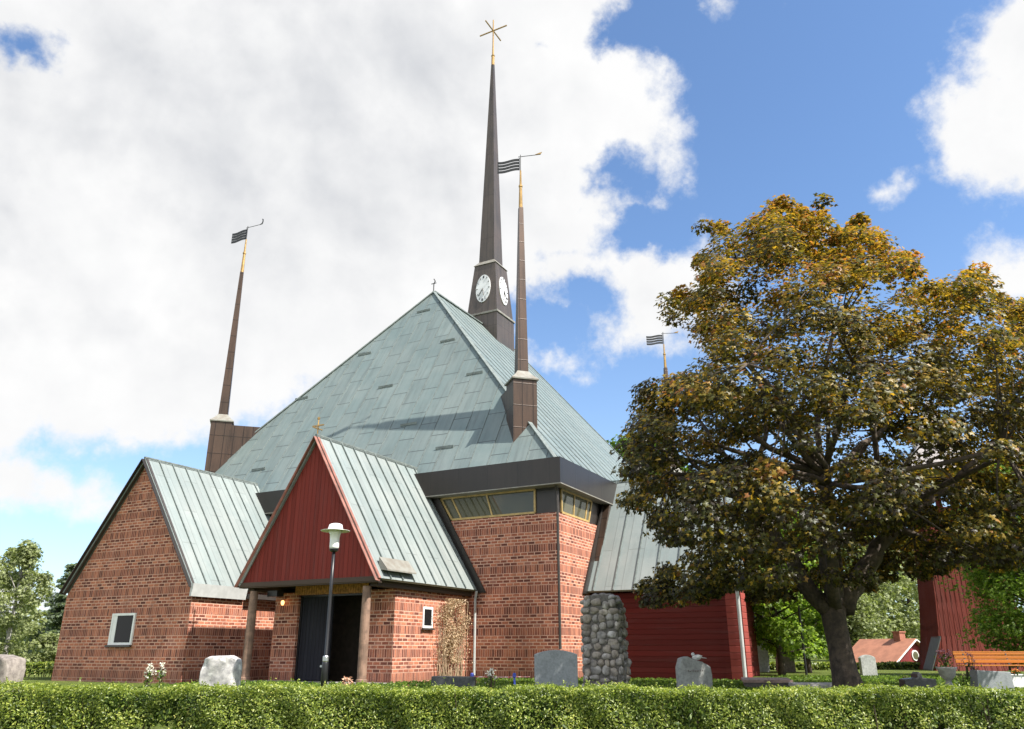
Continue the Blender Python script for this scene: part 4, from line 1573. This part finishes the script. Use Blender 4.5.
# ------------------------------------------------------------------ lawn blades (only what shows over the hedge)
def grass():
    rr = np.random.default_rng(9)
    n = 26000
    x = rr.uniform(-9, 20, n)
    y = rr.uniform(11, 30, n)
    # not under the church
    u = -x * math.cos(AZ) + y * math.sin(AZ)
    v = x * math.sin(AZ) + y * math.cos(AZ)
    keep = ~((u > 14) & (v > 18.3)) & ~((u > 5.8) & (v > 26))
    x, y = x[keep], y[keep]
    n = len(x)
    P = np.stack([x, y, np.full(n, 0.02)], 1)
    N = unit(np.stack([rr.normal(0, 1, n), rr.normal(0, 1, n), rr.normal(0, .25, n)], 1))
    o = leaves('grass', P, N, rr.uniform(0.07, 0.13, n), M_GREEN, None, 'sprig', spin=np.cross(N, np.tile([0, 0, 1.0], (n, 1))) + rr.normal(0, .2, (n, 3)))
    tag(o, 'short blades of the churchyard lawn behind the hedge', 'grass', kind='stuff')


grass()

# ------------------------------------------------------------------ gravestones and stones
M_GRAN_BR = stone_mat('brown_granite', (0.27, 0.235, 0.205), (0.14, 0.12, 0.105), 12)
M_GRAN_LT = stone_mat('light_granite', (0.52, 0.50, 0.48), (0.28, 0.27, 0.27), 7, spots=(0.66, 0.65, 0.62))
M_SLATE = stone_mat('blue_grey_granite', (0.27, 0.29, 0.30), (0.21, 0.23, 0.24), 26, 0.55, 0.002)
M_DARKST = stone_mat('dark_polished_granite', (0.060, 0.062, 0.066), (0.03, 0.03, 0.034), 30, 0.4, 0.002)
M_FIELD = stone_mat('grey_field_stone', (0.36, 0.325, 0.285), (0.18, 0.16, 0.14), 6, spots=(0.44, 0.405, 0.36), each=0.25)
M_GREYST = stone_mat('grey_granite', (0.40, 0.41, 0.39), (0.28, 0.29, 0.275), 14)
M_PALEST = stone_mat('pale_stone', (0.58, 0.56, 0.52), (0.40, 0.38, 0.35), 10)
M_MORTAR = stone_mat('dark_mortar', (0.17, 0.155, 0.14), (0.10, 0.09, 0.08), 20)
M_SOIL = stone_mat('soil', (0.06, 0.045, 0.03), (0.03, 0.024, 0.018), 25)
GS = 'gravestones of the churchyard'


def outline_stone(name, label, x, y, prof, th, mat, rz=0.0, bevel=0.02, group=GS, cat='gravestone', rough=0.0, seed=0, plinth=None):
    """standing stone: side profile [(x,z)...] extruded, edges rounded"""
    rr = random.Random(seed)
    root = thing(name, label, cat, (x, y, 0), rz, group)
    mb = MB()
    mb.prism([(a, -th / 2, z) for a, z in prof], (0, th, 0))
    o = mb.build('stone', mat, root, bevel=bevel)
    if rough:
        me = o.data
        bm = bmesh.new()
        bm.from_mesh(me)
        bmesh.ops.triangulate(bm, faces=[f for f in bm.faces if len(f.verts) > 4])
        bmesh.ops.subdivide_edges(bm, edges=bm.edges[:], cuts=3, use_grid_fill=True)
        ph = [rr.uniform(0, 6) for _ in range(6)]
        for v in bm.verts:
            p = v.co
            k = math.sin(9 * p.x + ph[0]) * math.sin(8 * p.z + ph[1]) + .6 * math.sin(19 * p.x + 7 * p.z + ph[2]) + .5 * math.sin(23 * p.z - 11 * p.x + ph[3])
            v.co += Vector((rr.uniform(-1, 1) * .3, 1 if p.y > 0 else -1, rr.uniform(-1, 1) * .3)) * rough * k * 0.5
        for f in bm.faces:
            f.smooth = True
        bm.to_mesh(me)
        bm.free()
    if plinth:
        mb = MB()
        w, d, h = plinth
        mb.box(-w / 2, w / 2, -d / 2, d / 2, -0.1, h)
        mb.build('plinth', mat, root, bevel=0.015)
    return root


def arch(w, h, rise, n=12, z0=-0.1):
    return [(-w / 2, z0 - .15), (w / 2, z0 - .15)] + [(w / 2 - w * i / n, h - rise + rise * math.sin(math.pi * i / n) ** 0.8) for i in range(n + 1)]


outline_stone('gravestone', 'brown rough granite gravestone cut by the left edge of the view', -9.36, 15.4, [(-.5, -.25), (.43, -.25), (.42, .55), (.36, .72), (.1, .78), (-.5, .80)], 0.42, M_GRAN_BR, R(-18), 0.04, rough=0.03, seed=1)
outline_stone('gravestone', 'light mottled granite boulder gravestone beside the left porch column', -6.28, 18.2, [(-.40, -.25), (.42, -.25), (.42, .50), (.40, .68), (.22, .76), (-.12, .75), (-.33, .70), (-.38, .45)], 0.34, M_GRAN_LT, R(-8), 0.05, rough=0.05, seed=2)
outline_stone('gravestone', 'blue grey smooth gravestone with a gently arched top at the nave corner', 0.94, 18.0, arch(0.92, 0.87, 0.09), 0.2, M_SLATE, R(-4), 0.015)
outline_stone('gravestone', 'low black polished grave kerb beneath the dry climber', -1.18, 17.2, [(-.44, -.25), (.44, -.25), (.44, .36), (-.44, .37)], 0.3, M_DARKST, R(-3), 0.012)
st = outline_stone('gravestone', 'grey natural boulder gravestone with faint lettering by the red siding', 4.12, 19.2, [(-.38, -.25), (.38, -.25), (.40, .35), (.36, .52), (.20, .62), (.02, .66), (-.14, .74), (-.30, .70), (-.38, .5)], 0.3, M_GREYST, R(4), 0.05, rough=0.035, seed=4)
# faint engraved strokes, unreadable at this distance
mb = MB()
rr_ = random.Random(12)
for row, (zz, n_, x0_) in enumerate(((0.43, 9, -.17),)):
    for i in range(n_):
        xx = x0_ + i * 0.04
        mb.box(xx, xx + 0.012, -0.2, -0.185, zz - rr_.uniform(.01, .03), zz + rr_.uniform(.0, .03))
absorb(st.children[0], mb.build('inscription', simple('faded_lettering', (0.22, 0.17, 0.16), 0.8), st))
# white dove figure on that stone
dv = thing('dove_figurine', 'small white dove figurine perched on the boulder gravestone', 'figurine', (4.22, 19.2, 0.64))
mb = MB()
mb.blob((0, 0, .07), (.11, .055, .06), 2, 0.02)
mb.blob((-.08, 0, .14), (.04, .036, .04), 2, 0)
mb.add([(.06, -.03, .09), (.06, .03, .09), (.22, .05, .06), (.22, -.05, .06), (.06, -.02, .06), (.06, .02, .06), (.22, .04, .05), (.22, -.04, .05)], [(0, 1, 2, 3), (7, 6, 5, 4), (0, 3, 7, 4), (1, 5, 6, 2), (0, 4, 5, 1), (3, 2, 6, 7)])
mb.add([(-.12, 0, .14), (-.11, .012, .145), (-.11, -.012, .145), (-.155, 0, .13)], [(0, 1, 3), (0, 3, 2), (1, 2, 3), (0, 2, 1)])
mb.build('body', M_WHITE, dv, smooth=True)
mb = MB()
for s in (-1, 1):
    mb.blob((.03, s * .055, .09), (.10, .015, .045), 1, 0.02)
mb.build('wing', M_WHITE, dv, smooth=True)


# cobble-clad pillar
def cobble_pillar():
    x, y = 2.21, 20.0
    root = thing('stone_pillar', 'tall round topped pillar clad in grey cobbles beside the nave corner', 'monument', (x, y, 0), R(-24))
    w, d, h = 0.90, 0.60, 2.16
    mb = MB()
    pr = [(-w / 2 - .02, -.25), (w / 2 + .02, -.25), (w / 2 - .03, h - .36)] + [(math.cos(k * math.pi / 10) * (w / 2 - .04), h - .30 + .28 * math.sin(k * math.pi / 10) ** .5) for k in range(0, 11)] + [(-w / 2 + .03, h - .36)]
    mb.prism([(a, -d / 2, z) for a, z in pr], (0, d, 0))
    mb.build('core', M_MORTAR, root, bevel=0.03)
    rr = random.Random(44)
    mb = MB()
    z = 0.02
    row = 0
    while z < h - 0.16:
        rh = rr.uniform(0.13, 0.20)
        for side in range(4):
            Ls = w if side % 2 == 0 else d
            pos = -Ls / 2 + rr.uniform(-.03, .05)
            while pos < Ls / 2:
                sw = rr.uniform(0.13, 0.27)
                c = pos + sw / 2
                if abs(c) < Ls / 2 + .03:
                    zz = z + rh / 2 + rr.uniform(-.045, .045)
                    inset = 0.0
                    if zz > h - 0.36:
                        lim = (w / 2 - .04) * math.sqrt(max(0.02, 1 - ((zz - h + .36) / .36) ** 2))
                        if side % 2:
                            pos += sw
                            continue
                        c = max(-lim + .06, min(lim - .06, c))
                    dd = (d / 2 if side % 2 == 0 else w / 2) - (0.05 if zz > h - .2 else 0)
                    cx_, cy_ = ((c, -dd), (dd, c), (c, dd), (-dd, c))[side]
                    hz = rh * rr.uniform(.5, .68)
                    r_ = (sw * .54, 0.055, hz) if side % 2 == 0 else (0.055, sw * .54, hz)
                    mb.blob((cx_, cy_, zz), r_, 2, 0.16, rr.randrange(9999), 0.86)
                pos += sw
        z += rh
        row += 1
    for i in range(14):
        a_ = math.pi * (i % 7 + .5) / 7
        mb.blob((math.cos(a_) * (w / 2 - .05), rr.uniform(-.22, .22), h - .33 + .28 * math.sin(a_) ** .5), (.11, .14, .07), 2, 0.12, i)
    mb.build('cobble', M_FIELD, root, smooth=True)


cobble_pillar()


def ledger(label, x, y, w, d, h, mat, rz=0.0):
    root = thing('grave_slab', label, 'grave slab', (x, y, 0), rz, 'flat grave slabs right of the red corner pier')
    mb = MB()
    mb.box(-w / 2, w / 2, -d / 2, d / 2, h - .07, h)
    mb.build('slab', mat, root, bevel=0.012)
    mb = MB()
    mb.box(-w / 2 + .04, w / 2 - .04, -d / 2 + .04, d / 2 - .04, -.05, h - .072)
    mb.build('base', M_MORTAR, root)


ledger('pinkish flat grave slab nearest the red corner pier', 6.35, 21.2, 1.15, 1.9, 0.20, stone_mat('pink_granite', (0.42, 0.30, 0.25), (0.3, 0.21, 0.18), 14), R(-14))
ledger('pale flat grave slab next to the maple side of the pinkish one', 7.1, 19.3, 1.35, 1.7, 0.15, M_PALEST, R(-10))
ob = [(-.30, -.25), (.30, -.25), (.27, 1.25), (.17, 1.55), (0, 1.66), (-.17, 1.55), (-.27, 1.25)]
outline_stone('gravestone', 'slender dark obelisk gravestone left of the maple trunk', 11.85, 36.5, [(-.38, -.25), (.38, -.25), (.34, .9), (.22, 1.25), (0, 1.42), (-.22, 1.25), (-.34, .9)], 0.35, stone_mat('brown_grey_stone', (0.24, 0.20, 0.18), (0.15, 0.12, 0.11), 14), 0.1, 0.02)
outline_stone('gravestone', 'tall pale square topped gravestone between the pier and the obelisk', 10.75, 36.5, [(-.36, -.25), (.36, -.25), (.34, 1.50), (-.34, 1.50)], 0.35, M_GREYST, -0.05, 0.02)
outline_stone('gravestone', 'small pale gravestone close behind the red corner pier', 9.9, 36.0, arch(0.5, 0.75, 0.12), 0.2, M_PALEST, 0.0, 0.015)
outline_stone('gravestone', 'upright grey gravestone on the right side of the maple trunk', 12.75, 30.2, arch(0.55, 0.72, 0.1), 0.2, M_GREYST, 0.05, 0.015)
outline_stone('gravestone', 'low dark gravestone with a small finial between maple and urn', 8.75, 18.3, [(-.34, -.25), (.34, -.25), (.35, .28), (.06, .31), (.05, .38), (0, .43), (-.05, .38), (-.06, .31), (-.35, .28)], 0.26, M_DARKST, 0.05, 0.015)
outline_stone('gravestone', 'dark slanted gravestone between the white urn and the orange bench', 10.95, 19.4, [(-.46, -.25), (.46, -.25), (.42, .40), (-.36, .44)], 0.3, M_SLATE, 0.05, 0.015)
outline_stone('boundary_stone', 'short pale boundary post poking through the hedge', 4.98, 9.86, [(-.05, -.3), (.05, -.3), (.05, -.02), (.03, .01), (-.03, .01), (-.05, -.02)], 0.10, M_PALEST, 0.1, 0.01, group=None, cat='boundary post')


# flowers and small plants
def flowers(name, label, x, y, z, h, w, n, petal, cat='flowers', green=M_GREEN, seed=0, group=None, parent=None, psize=0.05):
    rr = np.random.default_rng(seed)
    root = thing(name, label, cat, (x, y, z), 0, group)
    k = 90
    P = np.stack([rr.normal(0, w * .4, k), rr.normal(0, w * .4, k), rr.uniform(0, h * .75, k)], 1)
    leaves('foliage', P, unit(rr.normal(size=(k, 3)) + np.array([0, 0, .8])), rr.uniform(.05, .10, k), green, root, 'oval')
    c = np.stack([rr.normal(0, w * .33, n), rr.normal(0, w * .33, n), h * rr.uniform(.55, 1.0, n)], 1)
    P = np.repeat(c, 7, 0) + rr.normal(0, .018, (n * 7, 3))
    leaves('blossom', P, unit(rr.normal(size=(n * 7, 3)) + np.array([0, -.6, .4])), psize, petal, root, 'oval')
    mb = MB()
    for p in c[:12]:
        mb.tube([(0, 0, 0), tuple(p * 0.5), tuple(p)], 0.006, 4)
    mb.build('stem', M_TWIG, root)


PW = leaf_mat('white_petal', [(0, (.72, .70, .55)), (1, (.82, .80, .72))], 0.3, tcol=(1, 1, 1))
PP = leaf_mat('peach_petal', [(0, (.70, .36, .22)), (1, (.80, .55, .40))], 0.3, tcol=(1, 1, 1))
PK = leaf_mat('pink_petal', [(0, (.50, .16, .26)), (1, (.70, .40, .45))], 0.3, tcol=(1, 1, 1))
PY = leaf_mat('yellow_petal', [(0, (.55, .50, .12)), (1, (.65, .62, .30))], 0.3, tcol=(1, 1, 1))
PO = leaf_mat('orange_petal', [(0, (.72, .20, .04)), (1, (.80, .34, .08))], 0.3, tcol=(1, 1, 1))
flowers('flower_plant', 'white flower spike in front of the left brick gable, left of a pair', -7.72, 18.0, 0, 0.58, 0.13, 16, PW, seed=1, group='white flowers before the brick wing')
flowers('flower_plant', 'white flower spike in front of the left brick gable, right of a pair', -7.50, 18.1, 0, 0.60, 0.12, 16, PW, seed=2, group='white flowers before the brick wing')
flowers('flower_plant', 'low peach flowers at the foot of the right porch column', -2.85, 14.6, 0, 0.40, 0.22, 18, PP, seed=3)
flowers('flower_plant', 'pale cream flowers before the nave wall left of the blue grey stone', -0.41, 17.0, 0, 0.50, 0.17, 18, PW, seed=4)
flowers('flower_plant', 'mossy green planting with yellow flowers on the low dark grave', 8.75, 18.7, 0.02, 0.34, 0.28, 14, PY, seed=5)
flowers('flower_plant', 'dark leafy plant with purple blooms above the slanted gravestone', 10.85, 19.9, 0.0, 0.82, 0.26, 10, PK, seed=6, green=M_MID)
flowers('flower_plant', 'leafy green perennial between the urn and the slanted gravestone', 10.45, 19.6, 0.0, 0.36, 0.22, 3, PY, seed=8)

# urn with flowers
ur = thing('garden_urn', 'pale stone urn on a foot right of the low dark grave', 'urn', (10.4, 20.2, 0))
mb = MB()
mb.lathe([(.15, 0), (.15, .05), (.08, .10), (.06, .18), (.10, .22), (.17, .30), (.20, .42), (.235, .46), (.235, .49), (.18, .49), (.16, .44)], (0, 0, 0), 24)
mb.build('bowl', M_PALEST, ur, smooth=True)
mb = MB()
mb.box(-.2, .2, -.2, .2, -.1, -.002)
mb.build('foot', M_PALEST, ur)
flowers('potted_flowers', 'pink and yellow green flowers filling the pale urn', 10.4, 20.2, 0.46, 0.42, 0.26, 16, PK, seed=7)

# planter box with orange flowers
pb = thing('planter', 'small white planter box under the orange bench end', 'planter', (12.0, 20.2, 0))
mb = MB()
mb.box(-.15, .15, -.12, .12, 0, .30)
mb.box(-.17, .17, -.14, .14, .302, .33)
mb.build('box', M_WHITE, pb, bevel=0.01)
flowers('potted_flowers', 'orange flowers in the small white planter box', 12.0, 20.15, .31, .12, .14, 14, PO, seed=9, green=M_MID)

# orange slatted bench
M_ORANGE = board_mat('orange_varnished_slats', (0.52, 0.19, 0.035), 0.1, False, rough=0.45, var=0.3)
bn = thing('park_bench', 'long orange slatted bench in front of the bell tower', 'bench', (15.35, 25.8, 0), R(-2))
Lb = 3.2
mb = MB()
for z_, y_ in ((0.50, 0.22), (0.62, 0.26), (0.74, 0.30)):
    mb.box(-Lb / 2, Lb / 2, y_, y_ + .03, z_, z_ + .10)
mb.build('backrest', M_ORANGE, bn, bevel=0.004)
mb = MB()
for y_ in (-.24, -.12, 0, .12):
    mb.box(-Lb / 2, Lb / 2, y_, y_ + .10, .42, .45)
mb.build('seat', M_ORANGE, bn, bevel=0.004)
for x_ in (-1.3, 0, 1.3):
    mb = MB()
    mb.bar((x_, -.2, 0), (x_, -.16, .418), .05)
    mb.bar((x_, .30, 0), (x_, .21, .42), .05)
    mb.bar((x_, .215, .42), (x_, .345, .86), .04)
    mb.bar((x_, -.24, .40), (x_, .22, .40), .04)
    mb.build('leg', M_BLACK, bn)

# thin dark post left of the maple
pt = thing('lamp_post', 'thin dark lamp post left of the maple trunk by the obelisk', 'lamp post', (10.45, 30.0, 0))
mb = MB()
mb.tube([(0, 0, 0), (0, 0, 3.0)], 0.045, 8)
mb.build('pole', M_BLACK, pt)
mb = MB()
mb.lathe([(.06, 3.0), (.10, 3.05), (.16, 3.35), (.20, 3.38), (.03, 3.5)], (0, 0, 0), 14)
mb.build('lamp_head', M_WHITE, pt, smooth=True)

# park lamp in front of the porch
lp = thing('lamp_post', 'black lamp post with white bell lamp in front of the porch', 'lamp post', (-3.77, 17.0, 0))
mb = MB()
mb.lathe([(.065, -.25), (.065, .60), (.058, .64), (.036, .68), (.034, 2.0), (.032, 2.86)], (0, 0, 0), 14)
mb.build('pole', M_BLACK, lp, smooth=True)
mb = MB()
mb.lathe([(.05, .64), (.062, .66), (.062, .74), (.05, .76)], (0, 0, 0), 14)
mb.bar((-.10, 0, .56), (-.06, 0, .56), .04)
mb.build('collar', M_STEEL, lp)
m_sh, t_, b_, o_ = material('opal_lamp_glass')
b_.inputs['Base Color'].default_value = (.80, .80, .78, 1)
b_.inputs['Roughness'].default_value = .25
mb = MB()
mb.lathe([(.09, 2.88), (.10, 2.92), (.098, 3.08), (.11, 3.18), (.15, 3.262)], (0, 0, 0), 24)
mb.build('lamp_glass', m_sh, lp, smooth=True)
mb = MB()
mb.lathe([(.15, 3.264), (.305, 3.252), (.31, 3.26), (.16, 3.29), (.135, 3.39), (.09, 3.41)], (0, 0, 0), 28)
mb.build('lamp_shade', M_WHITE, lp, smooth=True)
mb = MB()
mb.lathe([(.055, 2.82), (.09, 2.84), (.10, 2.878)], (0, 0, 0), 16)
mb.build('lamp_socket', M_BLACK, lp)

# cord stretched between two blue pegs before the nave
cd = thing('cord_barrier', 'red and white cord stretched low between blue pegs by the nave wall', 'barrier', (-.25, 17.6, 0))
mb = MB()
mb.tube([(-.58, 0, .345), (0, 0, .335), (.62, 0, .345)], .012, 6)
mb.build('cord', simple('red_cord', (.55, .10, .08), .6, col2=(.75, .6, .55), scale=9), cd)
m_bl = simple('blue_plastic', (.05, .08, .42), .4)
for x_ in (-.58, .30):
    mb = MB()
    mb.lathe([(.022, 0), (.022, .33), (.038, .34), (.038, .40), (.02, .42)], (x_, 0, 0), 8)
    mb.build('peg', m_bl, cd)


# dry climber on the porch side wall
def climber():
    root = thing('climbing_plant', 'dry straw coloured climber on the porch side wall beside the nave', 'climber', Wp(14.45, 22.7), -AZ)
    rr = np.random.default_rng(61)
    mb = MB()
    for i in range(46):
        y_ = rr.uniform(-.85, .95)
        h_ = rr.uniform(1.3, 2.4)
        limb(mb, (0.02 + rr.uniform(0, .05), y_ * .8, 0), (0.04 + rr.uniform(0, .08), y_ + rr.uniform(-.2, .2), h_), .012, .004, .05, 6, 700 + i)
    mb.build('stem', simple('dry_stem', (.42, .31, .20), .9, var=.4), root)
    n = 6500
    z = rr.uniform(.1, 1, n) ** .7 * 2.45
    wd = np.interp(z, [0, .8, 2.0, 2.45], [.55, .75, 1.0, .5])
    y_ = .08 + rr.normal(0, .5, n) * wd
    y_ = np.clip(y_, -1.0, 1.15)
    x_ = .03 + np.abs(rr.normal(0, .07, n))
    dn = np.sin(y_ * 7 + z * 2) + np.sin(z * 5.5 - y_ * 3 + 1) + np.sin(y_ * 13 + 2) * .6 + rr.normal(0, .7, n)
    kp = dn > -.55
    x_, y_, z = x_[kp] * (1 + .8 * np.clip(dn[kp], 0, 2) / 2), y_[kp], z[kp]
    n = len(z)
    leaves('foliage', np.stack([x_, y_, z], 1), unit(rr.normal(size=(n, 3)) + np.array([1.0, 0, -.2])), rr.uniform(.04, .085, n), leaf_mat('dry_leaf', [(0, (.30, .19, .10)), (.5, (.48, .35, .21)), (1, (.58, .46, .32))], .2, .8, tcol=(1, .9, .7)), root, 'oval')


climber()

# ------------------------------------------------------------------ bell tower, cottage
def bell_tower():
    root = thing('bell_tower', 'flared wooden bell tower with red vertical boards behind the thuja', 'bell tower', (22.05, 40.0, 0), R(-14))
    def ring(r_, z_):
        return [(-r_, -r_, z_), (r_, -r_, z_), (r_, r_, z_), (-r_, r_, z_)]
    lv = [(2.30, 0.0), (2.02, .6), (1.84, 1.5), (1.68, 3.0), (1.55, 5.0), (1.46, 7.5)]
    mb = MB()
    vs = [p for r_, z_ in lv for p in ring(r_, z_)]
    fs = [(i * 4 + k, i * 4 + (k + 1) % 4, i * 4 + 4 + (k + 1) % 4, i * 4 + 4 + k) for i in range(len(lv) - 1) for k in range(4)]
    mb.add(vs, fs + [(3, 2, 1, 0)])
    body = mb.build('boarded_wall', M_REDT, root)
    # cover battens
    mb = MB()
    for side in range(4):
        rot = Matrix.Rotation(side * math.pi / 2, 3, 'Z')
        for j in range(-8, 9):
            f_ = j / 8.5
            for (r0, z0), (r1, z1) in zip(lv[:-1], lv[1:]):
                mb.bar(rot @ Vector((f_ * r0, -r0 - .004, z0)), rot @ Vector((f_ * r1, -r1 - .004, z1)), .04, .018)
    mb.build('batten', M_REDT, body)
    # low skirt roof on the side turned to the cottage
    mb = MB()
    mb.prism([(-1.90, -2.10, 1.28), (-2.36, -2.10, .0), (-2.36, -2.10, -.1), (-1.90, -2.10, -.1)], (0, 1.6, 0))
    mb.build('skirt_wall', M_REDT, root)
    mb = MB()
    mb.prism([(-1.84, -2.18, 1.40), (-2.44, -2.18, -.05), (-2.44, -2.18, .06), (-1.84, -2.18, 1.50)], (0, 1.75, 0))
    mb.build('skirt_roof', simple('slate_grey_boards', (.12, .12, .115), .8), root)
    # open bell stage and roof
    for x_, y_ in ((-1.3, -1.3), (1.3, -1.3), (1.3, 1.3), (-1.3, 1.3), (0, -1.3), (0, 1.3)):
        mb = MB()
        mb.box(x_ - .12, x_ + .12, y_ - .12, y_ + .12, 7.502, 9.3)
        mb.build('post', M_REDT, root)
    mb = MB()
    vs = ring(2.1, 9.3) + ring(1.9, 9.45) + ring(.9, 11.0) + [(0, 0, 13.5)]
    mb.add(vs, [(3, 2, 1, 0)] + [(i * 4 + k, i * 4 + (k + 1) % 4, i * 4 + 4 + (k + 1) % 4, i * 4 + 4 + k) for i in range(2) for k in range(4)] + [(8 + k, 8 + (k + 1) % 4, 12) for k in range(4)])
    mb.build('roof', simple('grey_shingle', (.33, .30, .29), .8, var=.3), root)


bell_tower()


def cottage():
    root = thing('cottage', 'red cottage with orange tiled roof and round window below the bell tower', 'house', (24.0, 50.0, -.2), R(118))
    # local: gable faces -X side towards the viewer's right, ridge along X
    M_TILE = simple('orange_roof_tile', (.40, .17, .10), .8, var=.25, scale=2)
    w, l_, ze, zr_ = 2.3, 3.6, .2, 1.58
    mb = MB()
    mb.prism([(0, -w, -.3), (0, w, -.3), (0, w, ze), (0, 0, zr_), (0, -w, ze)], (l_, 0, 0))
    mb.build('wall', board_mat('cottage_red', (.24, .035, .035), .15, True), root)
    mb = MB()
    for s in (-1, 1):
        mb.prism([(-.25, s * (w + .3), ze - .15), (-.25, 0, zr_ + .08), (-.25, 0, zr_ + .18), (-.25, s * (w + .3), ze - .05)], (l_ + .4, 0, 0))
    rf = mb.build('roof', M_TILE, root)
    mb = MB()
    mb.box(.62, 1.08, -.25, .25, zr_ - .3, zr_ + .52)
    mb.box(.57, 1.13, -.30, .30, zr_ + .522, zr_ + .60)
    mb.build('chimney', simple('chimney_brick', (.36, .14, .09), .85, var=.3), rf)
    mb = MB()
    for s in (-1, 1):
        mb.bar((-.28, s * (w + .3), ze - .12), (-.28, 0, zr_ + .11), .05, .08, up=(-1, 0, 0))
    mb.build('bargeboard', M_WHITE, rf)
    mb = MB()
    n = 20
    mb.add([(-.06, .30 * math.cos(6.283 * i / n), 0.80 + .30 * math.sin(6.283 * i / n)) for i in range(n)] + [(0.02, .30 * math.cos(6.283 * i / n), 0.80 + .30 * math.sin(6.283 * i / n)) for i in range(n)], [tuple(range(n)), tuple(range(2 * n - 1, n - 1, -1))] + [(i, (i + 1) % n, n + (i + 1) % n, n + i) for i in range(n)])
    wn = mb.build('window', M_WHITE, root)
    mb = MB()
    mb.add([(-.075, .23 * math.cos(6.283 * i / n), 0.80 + .23 * math.sin(6.283 * i / n)) for i in range(n)] + [(-0.061, .23 * math.cos(6.283 * i / n), 0.80 + .23 * math.sin(6.283 * i / n)) for i in range(n)], [tuple(range(n)), tuple(range(2 * n - 1, n - 1, -1))] + [(i, (i + 1) % n, n + (i + 1) % n, n + i) for i in range(n)])
    mb.build('pane', M_GLASS, wn)


cottage()
